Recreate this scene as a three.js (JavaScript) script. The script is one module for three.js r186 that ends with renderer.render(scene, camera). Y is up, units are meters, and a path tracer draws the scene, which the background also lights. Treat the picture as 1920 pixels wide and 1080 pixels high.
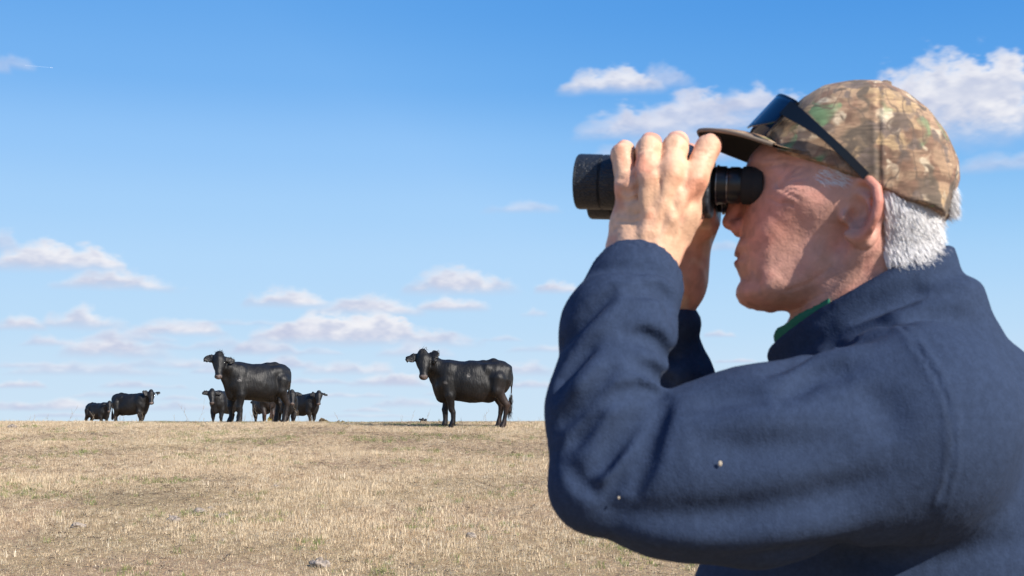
import * as THREE from 'three';
import { mergeGeometries } from 'three/addons/utils/BufferGeometryUtils.js';

// ---------------------------------------------------------------- camera, sun, sky, exposure
const scene = new THREE.Scene();
const EYE = new THREE.Vector3(0, 1.5, 0), F = 2400, PITCH = Math.atan(255 / F);   // focal length in pixels of a 1920 wide picture
const camera = new THREE.PerspectiveCamera(2 * Math.atan(540 / F) * 180 / Math.PI, 16 / 9, 0.05, 20000);
camera.position.copy(EYE);
camera.rotation.x = PITCH;
camera.focus = 26;
camera.userData.fStop = 20;
const renderer = new THREE.WebGLRenderer({ antialias: true });
renderer.toneMapping = THREE.LinearToneMapping;
renderer.toneMappingExposure = 1.4;
renderer.shadowMap.enabled = true;
const SUN = new THREE.Vector3(0.64, 0.56, 0.53).normalize();
const sun = new THREE.DirectionalLight(new THREE.Color().setRGB(1, 0.93, 0.84), 5.0);
sun.name = 'sun';
sun.position.copy(SUN).multiplyScalar(60);
sun.castShadow = true;
sun.shadow.camera.left = sun.shadow.camera.bottom = -40; sun.shadow.camera.right = sun.shadow.camera.top = 40; sun.shadow.camera.far = 160;
sun.shadow.mapSize.set(4096, 4096);
scene.add(sun, sun.target);

// ---------------------------------------------------------------- helpers
function rng(seed) { let s = seed >>> 0; return () => { s = (s + 0x6D2B79F5) | 0; let t = Math.imul(s ^ (s >>> 15), 1 | s); t = (t + Math.imul(t ^ (t >>> 7), 61 | t)) ^ t; return ((t ^ (t >>> 14)) >>> 0) / 4294967296; }; }
const clamp = (x, a = 0, b = 1) => x < a ? a : x > b ? b : x;
const mix = (a, b, t) => a + (b - a) * t;
const sstep = (a, b, x) => { const t = clamp((x - a) / (b - a)); return t * t * (3 - 2 * t); };
const PERM = new Uint8Array(512); { const r = rng(77), p = [...Array(256).keys()]; for (let i = 255; i > 0; i--) { const j = Math.floor(r() * (i + 1)); [p[i], p[j]] = [p[j], p[i]]; } for (let i = 0; i < 512; i++) PERM[i] = p[i & 255]; }
// value noise in -1..1
function noise3(x, y, z) {
  const xi = Math.floor(x), yi = Math.floor(y), zi = Math.floor(z);
  let fx = x - xi, fy = y - yi, fz = z - zi;
  fx = fx * fx * (3 - 2 * fx); fy = fy * fy * (3 - 2 * fy); fz = fz * fz * (3 - 2 * fz);
  const X = xi & 255, Y = yi & 255, Z = zi & 255;
  const A = PERM[X] + Y, B = PERM[X + 1] + Y, AA = PERM[A & 255] + Z, AB = PERM[(A + 1) & 255] + Z, BA = PERM[B & 255] + Z, BB = PERM[(B + 1) & 255] + Z;
  const v = (i) => PERM[i & 255] / 127.5 - 1;
  const a = mix(mix(v(AA), v(BA), fx), mix(v(AB), v(BB), fx), fy), b = mix(mix(v(AA + 1), v(BA + 1), fx), mix(v(AB + 1), v(BB + 1), fx), fy);
  return mix(a, b, fz);
}
const fbm3 = (x, y, z, o = 4) => { let s = 0, a = 0.5; for (let i = 0; i < o; i++) { s += a * noise3(x, y, z); x = x * 2.03 + 17.1; y = y * 2.03 + 5.3; z = z * 2.03 + 9.7; a *= 0.5; } return s; };
const V = (x, y, z) => new THREE.Vector3(x, y, z);
const CP = Math.cos(PITCH), SP = Math.sin(PITCH);
// survey of the photograph: the point that stands at a given depth along the view line through a picture point
function at(px, py, D) { const X = (px - 960) / F * D, Y = (540 - py) / F * D; return V(EYE.x + X, EYE.y + Y * CP + D * SP, EYE.z + Y * SP - D * CP); }
const taken = new Map();
function numbered(name) { const n = taken.get(name) ?? 0; taken.set(name, n + 1); return n ? name + '_' + String(n).padStart(3, '0') : name; }
function tag(o, label, category, group) { o.userData.label = label; o.userData.category = category; if (group) o.userData.group = group; return o; }
function put(o, name, parent = scene) { o.name = parent === scene ? numbered(name) : name; o.traverse((m) => { if (m.isMesh) { m.castShadow = true; m.receiveShadow = true; } }); parent.add(o); return o; }
const part = (name, geometry, material, parent) => put(new THREE.Mesh(geometry, material), name, parent);
const lin = (r, g, b) => new THREE.Color().setRGB(r, g, b);
const mat = (r, g, b, rough = 0.8, o = {}) => new THREE.MeshPhysicalMaterial({ color: lin(r, g, b), roughness: rough, ...o });

// ---------------------------------------------------------------- the sky: air and small fair-weather clouds
{
  const W = 4096, H = 4096, data = new Float32Array(W * H * 4);
  const D2 = 180 / Math.PI;
  const dirOf = (px, py) => { const p = at(px, py, 1).sub(EYE).normalize(); return [Math.atan2(p.x, -p.z) * D2, Math.asin(p.y) * D2]; };   // azimuth right of -z, elevation
  const clouds = [];
  const add = (px, py, hw, h, op) => { const [a, e] = dirOf(px, py), s = 1 / F * D2; clouds.push({ a, e, w: hw * s * (py < 330 ? 1.22 : 1.1), h: h * s * (py > 560 ? 1.3 : py < 330 ? 1.2 : 1.05), op: Math.min(1, op * 1.15), seed: clouds.length * 7.31 }); };
  for (const c of [[118, 506, 108, 66, .95], [215, 541, 118, 48, 1], [-6, 470, 45, 60, .5], [30, 617, 52, 30, .9], [160, 614, 85, 42, .8], [335, 628, 82, 36, .85], [105, 648, 60, 24, .65], [222, 668, 112, 48, 1],
    [175, 703, 150, 26, .5], [300, 690, 70, 22, .4], [268, 728, 85, 17, .6], [42, 727, 40, 17, .8], [115, 768, 72, 24, .8], [20, 768, 50, 18, .6], [200, 745, 70, 13, .4], [340, 770, 60, 20, .5], [330, 750, 50, 12, .45],
    [540, 574, 82, 40, .9], [690, 588, 115, 40, .9], [852, 582, 66, 33, 1], [866, 548, 112, 62, 1], [1045, 548, 42, 38, .9], [680, 645, 215, 54, .95], [560, 630, 70, 30, .6], [775, 668, 80, 30, .55], [485, 665, 80, 34, .7], [535, 692, 66, 24, .65],
    [655, 700, 88, 30, .75], [735, 724, 80, 27, .75], [752, 720, 34, 24, .9], [765, 762, 62, 24, .6], [685, 772, 48, 9, .5], [980, 398, 76, 34, .4], [1002, 592, 28, 22, .45], [985, 702, 60, 34, .65], [1000, 728, 50, 18, .6], [905, 715, 70, 20, .4],
    [1150, 172, 92, 56, .8], [1225, 165, 70, 52, .42], [1300, 250, 185, 86, .72], [1250, 300, 140, 70, .45], [1440, 215, 85, 68, .7], [1380, 205, 80, 40, .5], [1800, 262, 175, 156, 1], [1895, 318, 90, 42, .42], [1690, 200, 60, 70, .7],
    [1350, 632, 30, 16, .6], [1382, 680, 40, 9, .6], [1372, 714, 56, 11, .65], [1440, 742, 70, 14, .5], [26, 128, 34, 32, .32], [-10, 135, 30, 26, .3], [1355, 470, 36, 24, .35], [830, 640, 60, 24, .5], [420, 655, 60, 26, .4], [600, 665, 60, 14, .35], [60, 690, 70, 16, .5], [250, 640, 80, 24, .5], [420, 700, 60, 16, .5], [380, 690, 70, 18, .45], [590, 720, 80, 14, .5], [500, 745, 60, 12, .45], [640, 745, 90, 13, .5], [860, 740, 60, 14, .5], [150, 782, 90, 10, .5], [690, 782, 90, 9, .4], [1010, 660, 60, 18, .45], [940, 640, 40, 14, .4], [300, 655, 60, 18, .45], [470, 610, 90, 14, .3], [1180, 260, 110, 60, .4], [1340, 300, 120, 50, .4], [1860, 180, 90, 90, .9]]) add(...c);
  const r = rng(5);
  for (let i = 0; i < 420; i++) {   // the same weather all the way round
    const az = r() * 360 - 180, u = r(), el = 0.6 + 9 * u * u + (r() < 0.3 ? r() * 22 : 0), big = 0.35 + el * 0.085;
    if (az > -31 && az < 31 && el < 22) continue;
    clouds.push({ a: az, e: el, w: big * (1.2 + r() * 2.6), h: big * (0.5 + r() * 0.9), op: 0.4 + 0.6 * r(), seed: i * 3.7 });
  }
  const stops = [[-10, .60, .745, .885], [0, .62, .775, .915], [2.5, .575, .755, .93], [4.6, .50, .72, .945], [7, .435, .68, .955], [9.4, .355, .62, .945], [12, .265, .54, .925], [15, .162, .43, .865], [18.3, .118, .37, .82], [25, .06, .27, .70], [45, .033, .17, .52], [90, .024, .125, .42]];
  const grad = (el, c) => { let i = 0; while (i < stops.length - 2 && el > stops[i + 1][0]) i++; const t = sstep(0, 1, clamp((el - stops[i][0]) / (stops[i + 1][0] - stops[i][0]))) * 0.35 + 0.65 * clamp((el - stops[i][0]) / (stops[i + 1][0] - stops[i][0])); return mix(stops[i][c], stops[i + 1][c], t); };
  const bins = Array.from({ length: 360 }, () => []);
  for (const c of clouds) for (let b = Math.floor(c.a - c.w * 1.5 - 1); b <= c.a + c.w * 1.5 + 1; b++) bins[((b % 360) + 360) % 360].push(c);
  for (let row = 0; row < H; row++) {
    const el = ((row + 0.5) / H - 0.5) * 180, g0 = grad(el, 1), g1 = grad(el, 2), g2 = grad(el, 3), ce = Math.cos(el / D2), se = Math.sin(el / D2);
    for (let col = 0; col < W; col++) {
      const th = ((col + 0.5) / W - 0.5) * 2 * Math.PI, x = Math.cos(th) * ce, z = Math.sin(th) * ce;
      const cg = x * SUN.x + se * SUN.y + z * SUN.z, ph = 1 + (clamp((1 + cg * cg) / 1.14, 0.86, 1.05) - 1) * sstep(3, 16, el);   // Rayleigh phase
      const glow = Math.pow(Math.max(0, cg), 24) * 0.5;
      let R = g0 * Math.pow(ph, 3.2) + glow, G = g1 * Math.pow(ph, 1.3) + glow, B = g2 * Math.pow(ph, 0.45) + glow * 0.9;
      if (el > -1 && el < 40) {
        const az = Math.atan2(x, -z) * D2, near = bins[((Math.floor(az) % 360) + 360) % 360];
        if (near.length) {
          let n1 = 9, n2 = 0, n3 = 0;
          for (const c of near) {
            let da = az - c.a; if (da > 180) da -= 360; if (da < -180) da += 360;
            const X = da / c.w, Y = (el - c.e) / c.h;
            if (X < -1.35 || X > 1.35 || Y < -0.5 || Y > 1.6) continue;
            if (n1 === 9) { n1 = fbm3(az * 1.7, el * 3.0, 3.3, 5); n2 = fbm3(az * 0.8 + 40, el * 1.3, 8.1, 3); n3 = fbm3(az * 5, el * 7, 5.5, 3); }
            const Xw = X + n2 * 0.22 + n3 * 0.08, Yw = Y + (n1 * 0.26 + n3 * 0.12) * clamp(Y * 1.6 + 0.25, 0.15, 1);
            const bump = 0.74 + 0.36 * noise3(Xw * 2.1 + c.seed, c.seed, 1.5) + 0.2 * noise3(Xw * 5 + c.seed, c.seed, 4.5);
            const T = Math.pow(Math.max(0, 1 - Xw * Xw), 0.7) * clamp(bump, 0.35, 1.1);
            const up = T - Yw, dn = Yw + 0.16 + 0.06 * n2;
            if (up <= 0 || dn <= 0 || T <= 0) continue;
            const crisp = c.h > 1.6 ? 0.2 : 0.34;
            const al = c.op * sstep(0, crisp + 0.14, up) * sstep(0, 0.42, dn) * sstep(0, 0.3, T);
            const lit = clamp(0.12 + 0.9 * Yw / Math.max(T, 0.3) + 0.25 * X * 0.6 + n1 * 0.5);
            const s = lit * lit * (3 - 2 * lit);
            const body = c.op > 0.85 ? 1 : 0.93;
            R = mix(R, mix(.56, .90, s) * body, al); G = mix(G, mix(.615, .90, s) * body, al); B = mix(B, mix(.78, .94, s) * mix(1, body, .5), al);
          }
        }
      }
      const o = (row * W + col) * 4; data[o] = R / 1.4; data[o + 1] = G / 1.4; data[o + 2] = B / 1.4; data[o + 3] = 1;
    }
  }
  const t = new THREE.DataTexture(data, W, H, THREE.RGBAFormat, THREE.FloatType);
  t.mapping = THREE.EquirectangularReflectionMapping; t.magFilter = THREE.LinearFilter; t.needsUpdate = true;
  scene.background = t; scene.environment = t;
}

// ---------------------------------------------------------------- signed distance modelling
const len = Math.hypot;
function smin(a, b, k) { const h = k - Math.abs(a - b); return h > 0 ? Math.min(a, b) - h * h / (4 * k) : Math.min(a, b); }
const smax = (a, b, k) => -smin(-a, -b, k);
function cone(x, y, z, a, b) {   // a, b = [x, y, z, r]
  const bx = b[0] - a[0], by = b[1] - a[1], bz = b[2] - a[2], ax = x - a[0], ay = y - a[1], az = z - a[2];
  const h = clamp((ax * bx + ay * by + az * bz) / (bx * bx + by * by + bz * bz + 1e-12));
  return len(ax - bx * h, ay - by * h, az - bz * h) - (a[3] + (b[3] - a[3]) * h);
}
function ell(x, y, z, c, r) {
  const px = (x - c[0]) / r[0], py = (y - c[1]) / r[1], pz = (z - c[2]) / r[2], k0 = len(px, py, pz), k1 = len(px / r[0], py / r[1], pz / r[2]);
  return k1 < 1e-9 ? -Math.min(...r) : k0 * (k0 - 1) / k1;
}
// surface nets on a grid, only near the surface; reach = how far from the surface a block may still hold it, per metre of its half diagonal
function surface(f, lo, hi, cell, reach = 1.25, eps = cell * 0.6) {
  const n = [0, 1, 2].map((i) => Math.ceil((hi[i] - lo[i]) / cell / 8) * 8 + 1), [nx, ny, nz] = n, val = new Float32Array(nx * ny * nz).fill(NaN);
  const get = (i, j, k) => { const o = (k * ny + j) * nx + i; let v = val[o]; if (v !== v) v = val[o] = f(lo[0] + i * cell, lo[1] + j * cell, lo[2] + k * cell); return v; };
  const ids = new Map(), pos = [], cells = [], idx = [], half = 4 * cell * Math.sqrt(3) * reach;
  const O = [[0, 0, 0], [1, 0, 0], [0, 1, 0], [1, 1, 0], [0, 0, 1], [1, 0, 1], [0, 1, 1], [1, 1, 1]], E = [[0, 1], [2, 3], [4, 5], [6, 7], [0, 2], [1, 3], [4, 6], [5, 7], [0, 4], [1, 5], [2, 6], [3, 7]];
  const c8 = new Float64Array(8);
  for (let bk = 0; bk < nz - 1; bk += 8) for (let bj = 0; bj < ny - 1; bj += 8) for (let bi = 0; bi < nx - 1; bi += 8) {
    if (reach > 0 && Math.abs(f(lo[0] + (bi + 4) * cell, lo[1] + (bj + 4) * cell, lo[2] + (bk + 4) * cell)) > half) continue;
    for (let k = bk; k < bk + 8; k++) for (let j = bj; j < bj + 8; j++) for (let i = bi; i < bi + 8; i++) {
      let m = 0;
      for (let q = 0; q < 8; q++) { const v = c8[q] = get(i + O[q][0], j + O[q][1], k + O[q][2]); if (v < 0) m |= 1 << q; }
      if (m === 0 || m === 255) continue;
      let x = 0, y = 0, z = 0, w = 0;
      for (const [a, b] of E) { const va = c8[a], vb = c8[b]; if ((va < 0) === (vb < 0)) continue; const t = va / (va - vb); x += O[a][0] + (O[b][0] - O[a][0]) * t; y += O[a][1] + (O[b][1] - O[a][1]) * t; z += O[a][2] + (O[b][2] - O[a][2]) * t; w++; }
      ids.set((k * ny + j) * nx + i, pos.length / 3); cells.push([i, j, k]);
      pos.push(lo[0] + (i + x / w) * cell, lo[1] + (j + y / w) * cell, lo[2] + (k + z / w) * cell);
    }
  }
  const at3 = (i, j, k) => ids.get((k * ny + j) * nx + i);
  for (const [i, j, k] of cells) {
    const v0 = get(i, j, k) < 0;
    const quad = (a, b, c, d, flip) => { if (a === undefined || b === undefined || c === undefined || d === undefined) return; if (flip) idx.push(a, c, b, a, d, c); else idx.push(a, b, c, a, c, d); };
    if (j > 0 && k > 0 && v0 !== get(i + 1, j, k) < 0) quad(at3(i, j - 1, k - 1), at3(i, j, k - 1), at3(i, j, k), at3(i, j - 1, k), !v0);
    if (i > 0 && k > 0 && v0 !== get(i, j + 1, k) < 0) quad(at3(i - 1, j, k - 1), at3(i - 1, j, k), at3(i, j, k), at3(i, j, k - 1), !v0);
    if (i > 0 && j > 0 && v0 !== get(i, j, k + 1) < 0) quad(at3(i - 1, j - 1, k), at3(i, j - 1, k), at3(i, j, k), at3(i - 1, j, k), !v0);
  }
  const nor = new Float32Array(pos.length), e = eps;
  for (let i = 0; i < pos.length; i += 3) {
    const x = pos[i], y = pos[i + 1], z = pos[i + 2], a = f(x + e, y - e, z - e), b = f(x - e, y - e, z + e), c = f(x - e, y + e, z - e), d = f(x + e, y + e, z + e);
    let gx = a - b - c + d, gy = -a - b + c + d, gz = -a + b - c + d; const l = len(gx, gy, gz) || 1; nor[i] = gx / l; nor[i + 1] = gy / l; nor[i + 2] = gz / l;
  }
  const g = new THREE.BufferGeometry();
  g.setAttribute('position', new THREE.Float32BufferAttribute(pos, 3)); g.setAttribute('normal', new THREE.BufferAttribute(nor, 3)); g.setIndex(idx);
  return g;
}
// uv in metres, each face laid on the axis plane it is nearest to
function boxUV(g) {
  const P = g.attributes.position, N = g.attributes.normal, I = g.index.array, map = new Map(), src = [], uv = [], idx = [];
  for (let t = 0; t < I.length; t += 3) {
    let nx = 0, ny = 0, nz = 0; for (let q = 0; q < 3; q++) { nx += N.getX(I[t + q]); ny += N.getY(I[t + q]); nz += N.getZ(I[t + q]); }
    nx = Math.abs(nx); ny = Math.abs(ny); nz = Math.abs(nz); const ax = nz >= nx && nz >= ny ? 2 : nx >= ny ? 0 : 1;
    for (let q = 0; q < 3; q++) {
      const v = I[t + q], key = v * 3 + ax; let id = map.get(key);
      if (id === undefined) { id = src.length; map.set(key, id); src.push(v); uv.push(ax === 0 ? P.getZ(v) : P.getX(v), ax === 1 ? P.getZ(v) : P.getY(v)); }
      idx.push(id);
    }
  }
  const out = new THREE.BufferGeometry();
  for (const [k, a] of Object.entries(g.attributes)) { if (k === 'uv') continue; const b = new Float32Array(src.length * a.itemSize); src.forEach((v, i) => { for (let c = 0; c < a.itemSize; c++) b[i * a.itemSize + c] = a.array[v * a.itemSize + c]; }); out.setAttribute(k, new THREE.BufferAttribute(b, a.itemSize)); }
  out.setAttribute('uv', new THREE.Float32BufferAttribute(uv, 2)); out.setIndex(idx);
  return out;
}
function paint(g, fn) { const P = g.attributes.position, N = g.attributes.normal, c = new Float32Array(P.count * 3); for (let i = 0; i < P.count; i++) { const q = fn(P.getX(i), P.getY(i), P.getZ(i), N.getX(i), N.getY(i), N.getZ(i)); c[i * 3] = q[0]; c[i * 3 + 1] = q[1]; c[i * 3 + 2] = q[2]; } g.setAttribute('color', new THREE.BufferAttribute(c, 3)); return g; }
function grain(size, fn, srgb = false) { const d = new Uint8Array(size * size * 4); for (let y = 0; y < size; y++) for (let x = 0; x < size; x++) { const c = fn(x / size, y / size, x, y); const o = (y * size + x) * 4; d[o] = clamp(c[0]) * 255; d[o + 1] = clamp(c[1]) * 255; d[o + 2] = clamp(c[2]) * 255; d[o + 3] = 255; } const t = new THREE.DataTexture(d, size, size); t.wrapS = t.wrapT = THREE.RepeatWrapping; t.magFilter = THREE.LinearFilter; if (srgb) t.colorSpace = THREE.SRGBColorSpace; t.needsUpdate = true; return t; }
// noise that repeats every p units
function tile2(x, y, p, s = 0) { const w = (v) => ((v % p) + p) % p, xi = Math.floor(x), yi = Math.floor(y); let fx = x - xi, fy = y - yi; fx = fx * fx * (3 - 2 * fx); fy = fy * fy * (3 - 2 * fy); const h = (i, j) => PERM[(PERM[(w(i) + s) & 255] + w(j) * 7) & 255] / 255; return mix(mix(h(xi, yi), h(xi + 1, yi), fx), mix(h(xi, yi + 1), h(xi + 1, yi + 1), fx), fy); }

// ---------------------------------------------------------------- the paddock: a slope up to a crest, level ground behind it
const SLOPE = 0.0592, softplus = (x) => x > 30 ? x : Math.log1p(Math.exp(x));
function ground(x, z) {
  const d = -z, k = 1.3;
  let h = SLOPE * (d - softplus((d - 26.2) / k) * k * 1.15);
  if (d > 60) h -= Math.min(d - 60, 200) * 0.008;
  if (d > 150) h = Math.max(h, -1.5);
  if (d < -5) h = SLOPE * -5;
  return h + (d > 3 ? 0.012 * noise3(x * 0.9, z * 0.9, 0.5) + 0.02 * noise3(x * 0.23, z * 0.23, 4.5) : 0) * clamp((d - 3) / 4);
}
const patchy = (x, z) => fbm3(x * 0.55, z * 0.55, 2.2, 4);   // where the sward is thin
{
  const litter = document.createElement('canvas'); litter.width = litter.height = 1024;
  const g = litter.getContext('2d'), r = rng(11);
  g.fillStyle = 'rgb(150,128,104)'; g.fillRect(0, 0, 1024, 1024);
  for (let i = 0; i < 5200; i++) { const v = r(); g.fillStyle = v < 0.5 ? `rgba(112,92,74,${0.25 + r() * 0.3})` : `rgba(176,156,130,${0.2 + r() * 0.3})`; const x = r() * 1024, y = r() * 1024, s = 2 + r() * 9; g.beginPath(); g.ellipse(x, y, s, s * (0.5 + r() * 0.5), r() * 3, 0, 7); g.fill(); }
  for (let i = 0; i < 15000; i++) {
    const x = r() * 1024, y = r() * 1024, a = r() * 6.28, l = 8 + r() * 34, v = r();
    g.strokeStyle = v < 0.55 ? `rgba(${205 + r() * 30},${182 + r() * 26},${142 + r() * 28},0.75)` : v < 0.85 ? `rgba(${170 + r() * 25},${142 + r() * 22},${104 + r() * 22},0.7)` : `rgba(${110 + r() * 20},${88 + r() * 18},${66 + r() * 14},0.7)`;
    g.lineWidth = 1 + r() * 2.2;
    for (const ox of [-1024, 0, 1024]) for (const oy of [-1024, 0, 1024]) { if (x + ox < -60 || x + ox > 1084 || y + oy < -60 || y + oy > 1084) continue; g.beginPath(); g.moveTo(x + ox, y + oy); g.lineTo(x + ox + Math.cos(a) * l, y + oy + Math.sin(a) * l); g.stroke(); }
  }
  const t = new THREE.CanvasTexture(litter); t.wrapS = t.wrapT = THREE.RepeatWrapping; t.colorSpace = THREE.SRGBColorSpace;
  const m = new THREE.MeshStandardMaterial({ color: lin(0.95, 0.88, 0.82), map: t, bumpMap: t, bumpScale: 0.012, roughness: 1, vertexColors: true });
  const xs = [], zs = [];
  for (let x = -3000; x < -40; x += Math.max(4, (-x - 40) * 0.25)) xs.push(x);
  for (let x = -40; x <= 40; x += Math.abs(x) < 15 ? 0.16 : 0.8) xs.push(x);
  for (let x = 44; x < 3300; x += Math.max(4, (x - 40) * 0.25)) xs.push(x);
  for (let d = -3000; d < -6; d += Math.max(2, -d * 0.25)) zs.push(-d);
  for (let d = -6; d < 34; d += d > 4 && d < 30 ? 0.16 : 0.5) zs.push(-d);
  for (let d = 34; d < 4000; d += Math.max(1, (d - 34) * 0.12)) zs.push(-d);
  const nx = xs.length, nz = zs.length, pos = new Float32Array(nx * nz * 3), uv = new Float32Array(nx * nz * 2), col = new Float32Array(nx * nz * 3), idx = [];
  for (let j = 0; j < nz; j++) for (let i = 0; i < nx; i++) {
    const o = j * nx + i, x = xs[i], z = zs[j], p = patchy(x, z), q = fbm3(x * 2.1, z * 2.1, 7.7, 3), gr = sstep(0.1, 0.4, fbm3(x * 0.35 + 9, z * 0.35, 3.1, 3));
    pos.set([x, ground(x, z), z], o * 3); uv.set([x / 1.3 + 0.11 * z, z / 1.3 - 0.07 * x], o * 2);
    const k = 1 + p * 0.14 + q * 0.2; col.set([k * mix(1, 0.92, gr), k * mix(1, 0.97, gr) * (1 - p * 0.02), k * mix(1, 0.88, gr)], o * 3);
  }
  for (let j = 0; j < nz - 1; j++) for (let i = 0; i < nx - 1; i++) { const a = j * nx + i, b = a + 1, c = a + nx, d = c + 1; idx.push(a, b, c, b, d, c); }
  const geo = new THREE.BufferGeometry();
  geo.setAttribute('position', new THREE.BufferAttribute(pos, 3)); geo.setAttribute('uv', new THREE.BufferAttribute(uv, 2)); geo.setAttribute('color', new THREE.BufferAttribute(col, 3)); geo.setIndex(idx); geo.computeVertexNormals();
  const n = geo.attributes.normal; if (n.getY(10) < 0) { for (let i = 0; i < idx.length; i += 3) [idx[i], idx[i + 1]] = [idx[i + 1], idx[i]]; geo.setIndex(idx); geo.computeVertexNormals(); }
  const o = part('ground', geo, m, scene); o.userData.kind = 'structure';
}

// ---------------------------------------------------------------- dry grass
function blades(r, n, spread, h0, h1, w, lean, flat = 0) {
  const pos = [], idx = [], nor = [];
  for (let b = 0; b < n; b++) {
    const a = r() * 6.283, rad = spread * Math.sqrt(r()), x = Math.cos(a) * rad, z = Math.sin(a) * rad, h = mix(h0, h1, r()), la = r() * 6.283, le = lean * (0.3 + r()) * (flat ? 1 : h / h1), tw = r() * 6.283, ww = w * (0.6 + r() * 0.8);
    const y0 = flat ? 0.004 + r() * flat : -0.01, tx = x + Math.cos(la) * le, tz = z + Math.sin(la) * le, ty = flat ? 0.002 + r() * flat : h, mx = mix(x, tx, 0.4) , mz = mix(z, tz, 0.4), my = flat ? (y0 + ty) / 2 + flat * 0.4 * r() : h * 0.55;
    const dx = Math.cos(tw) * ww, dz = Math.sin(tw) * ww, o = pos.length / 3;
    pos.push(x - dx, y0, z - dz, x + dx, y0, z + dz, mx - dx * 0.85, my, mz - dz * 0.85, mx + dx * 0.85, my, mz + dz * 0.85, tx, ty, tz);
    const nn = V(-dz, 0.35 * ww, dx).normalize(); for (let q = 0; q < 5; q++) nor.push(nn.x, nn.y, nn.z);
    idx.push(o, o + 1, o + 2, o + 1, o + 3, o + 2, o + 2, o + 3, o + 4);
  }
  const g = new THREE.BufferGeometry(); g.setAttribute('position', new THREE.Float32BufferAttribute(pos, 3)); g.setAttribute('normal', new THREE.Float32BufferAttribute(nor, 3)); g.setIndex(idx);
  return g;
}
{
  const r = rng(21);
  const m = new THREE.MeshPhysicalMaterial({ color: 0xffffff, roughness: 0.9, transmission: 0.25, thickness: 0, specularIntensity: 0.35 });
  const md = new THREE.MeshStandardMaterial({ color: 0xffffff, roughness: 0.95 });
  // places over the visible wedge and a margin on both sides
  function sow(name, label, category, makers, count, accept, colour, size, material = m) {
    const parts = makers.map((g) => ({ g, m: [], c: [] })), M = new THREE.Matrix4(), Q = new THREE.Quaternion(), S = V(1, 1, 1), E = new THREE.Euler();
    let tries = 0, made = 0;
    while (made < count && tries++ < count * 12) {
      const d = Math.sqrt(mix(7.2 * 7.2, 31 * 31, r())), x = (r() * 2 - 1) * (d * 0.43 + 4.5), z = -d + (r() - 0.5) * 0.2;
      const k = accept(x, z, d); if (r() > k) continue;
      const p = parts[Math.floor(r() * parts.length)], s = size(x, z, d);
      E.set((r() - 0.5) * 0.25, r() * 6.283, (r() - 0.5) * 0.25); Q.setFromEuler(E); S.set(s * (0.85 + r() * 0.3), s * (0.75 + r() * 0.5), s * (0.85 + r() * 0.3));
      M.compose(V(x, ground(x, z), z), Q, S); p.m.push(...M.elements); p.c.push(...colour(x, z)); made++;
    }
    for (const p of parts) {
      const o = new THREE.InstancedMesh(p.g, material, p.m.length / 16); o.instanceMatrix.array.set(p.m); o.instanceColor = new THREE.InstancedBufferAttribute(new Float32Array(p.c), 3);
      put(o, name); tag(o, label, category); o.userData.kind = 'stuff';
    }
  }
  const straw = (x, z) => { const v = r(), k = 0.82 + r() * 0.36, t = patchy(x + 7, z); return v < 0.62 ? [0.73 * k, 0.595 * k, 0.41 * k] : v < 0.87 ? [0.47 * k, 0.345 * k, 0.215 * k] : [0.80 * k, 0.70 * k, 0.53 * k]; };
  sow('dry_grass', 'short straw-coloured pasture stubble covering the whole slope', 'grass', [0].map(() => blades(r, 11, 0.055, 0.012, 0.058, 0.0017, 0.032)), 250000, (x, z) => clamp(0.75 + patchy(x, z) * 1.2, 0.25, 1), straw, (x, z, d) => (0.4 + 0.55 * r() * r() + patchy(x, z) * 0.45) * (r() < 0.04 ? 1.8 : 1));
  sow('straw_litter', 'flattened dry straw lying between the stubble', 'straw', [0].map(() => blades(r, 10, 0.10, 0, 0, 0.0018, 0.06, 0.018)), 94000, () => 1, straw, () => 0.7 + r() * 0.7, m);
  sow('dead_leaves', 'dark broken plant litter and soil crumbs on the slope', 'litter', [0].map(() => blades(r, 7, 0.05, 0, 0, 0.004, 0.018, 0.014)), 24000, (x, z) => clamp(0.45 - patchy(x, z) * 1.3, 0.05, 1), () => { const k = 0.6 + r() * 0.7; return [0.19 * k, 0.145 * k, 0.105 * k]; }, () => 0.6 + r() * 0.8, md);
  const greenAt = (x, z) => sstep(0.16, 0.34, fbm3(x * 1.3 + 30, z * 1.3, 5.2, 3));
  sow('green_grass', 'small green regrowth tufts among the dry stubble', 'grass', [0].map(() => blades(r, 14, 0.045, 0.015, 0.05, 0.0019, 0.035)), 8500, (x, z) => greenAt(x, z) * 0.8 + 0.015, () => { const k = 0.7 + r() * 0.6; return [0.20 * k, 0.25 * k, 0.075 * k]; }, () => 0.55 + r() * 0.6);
}

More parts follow.
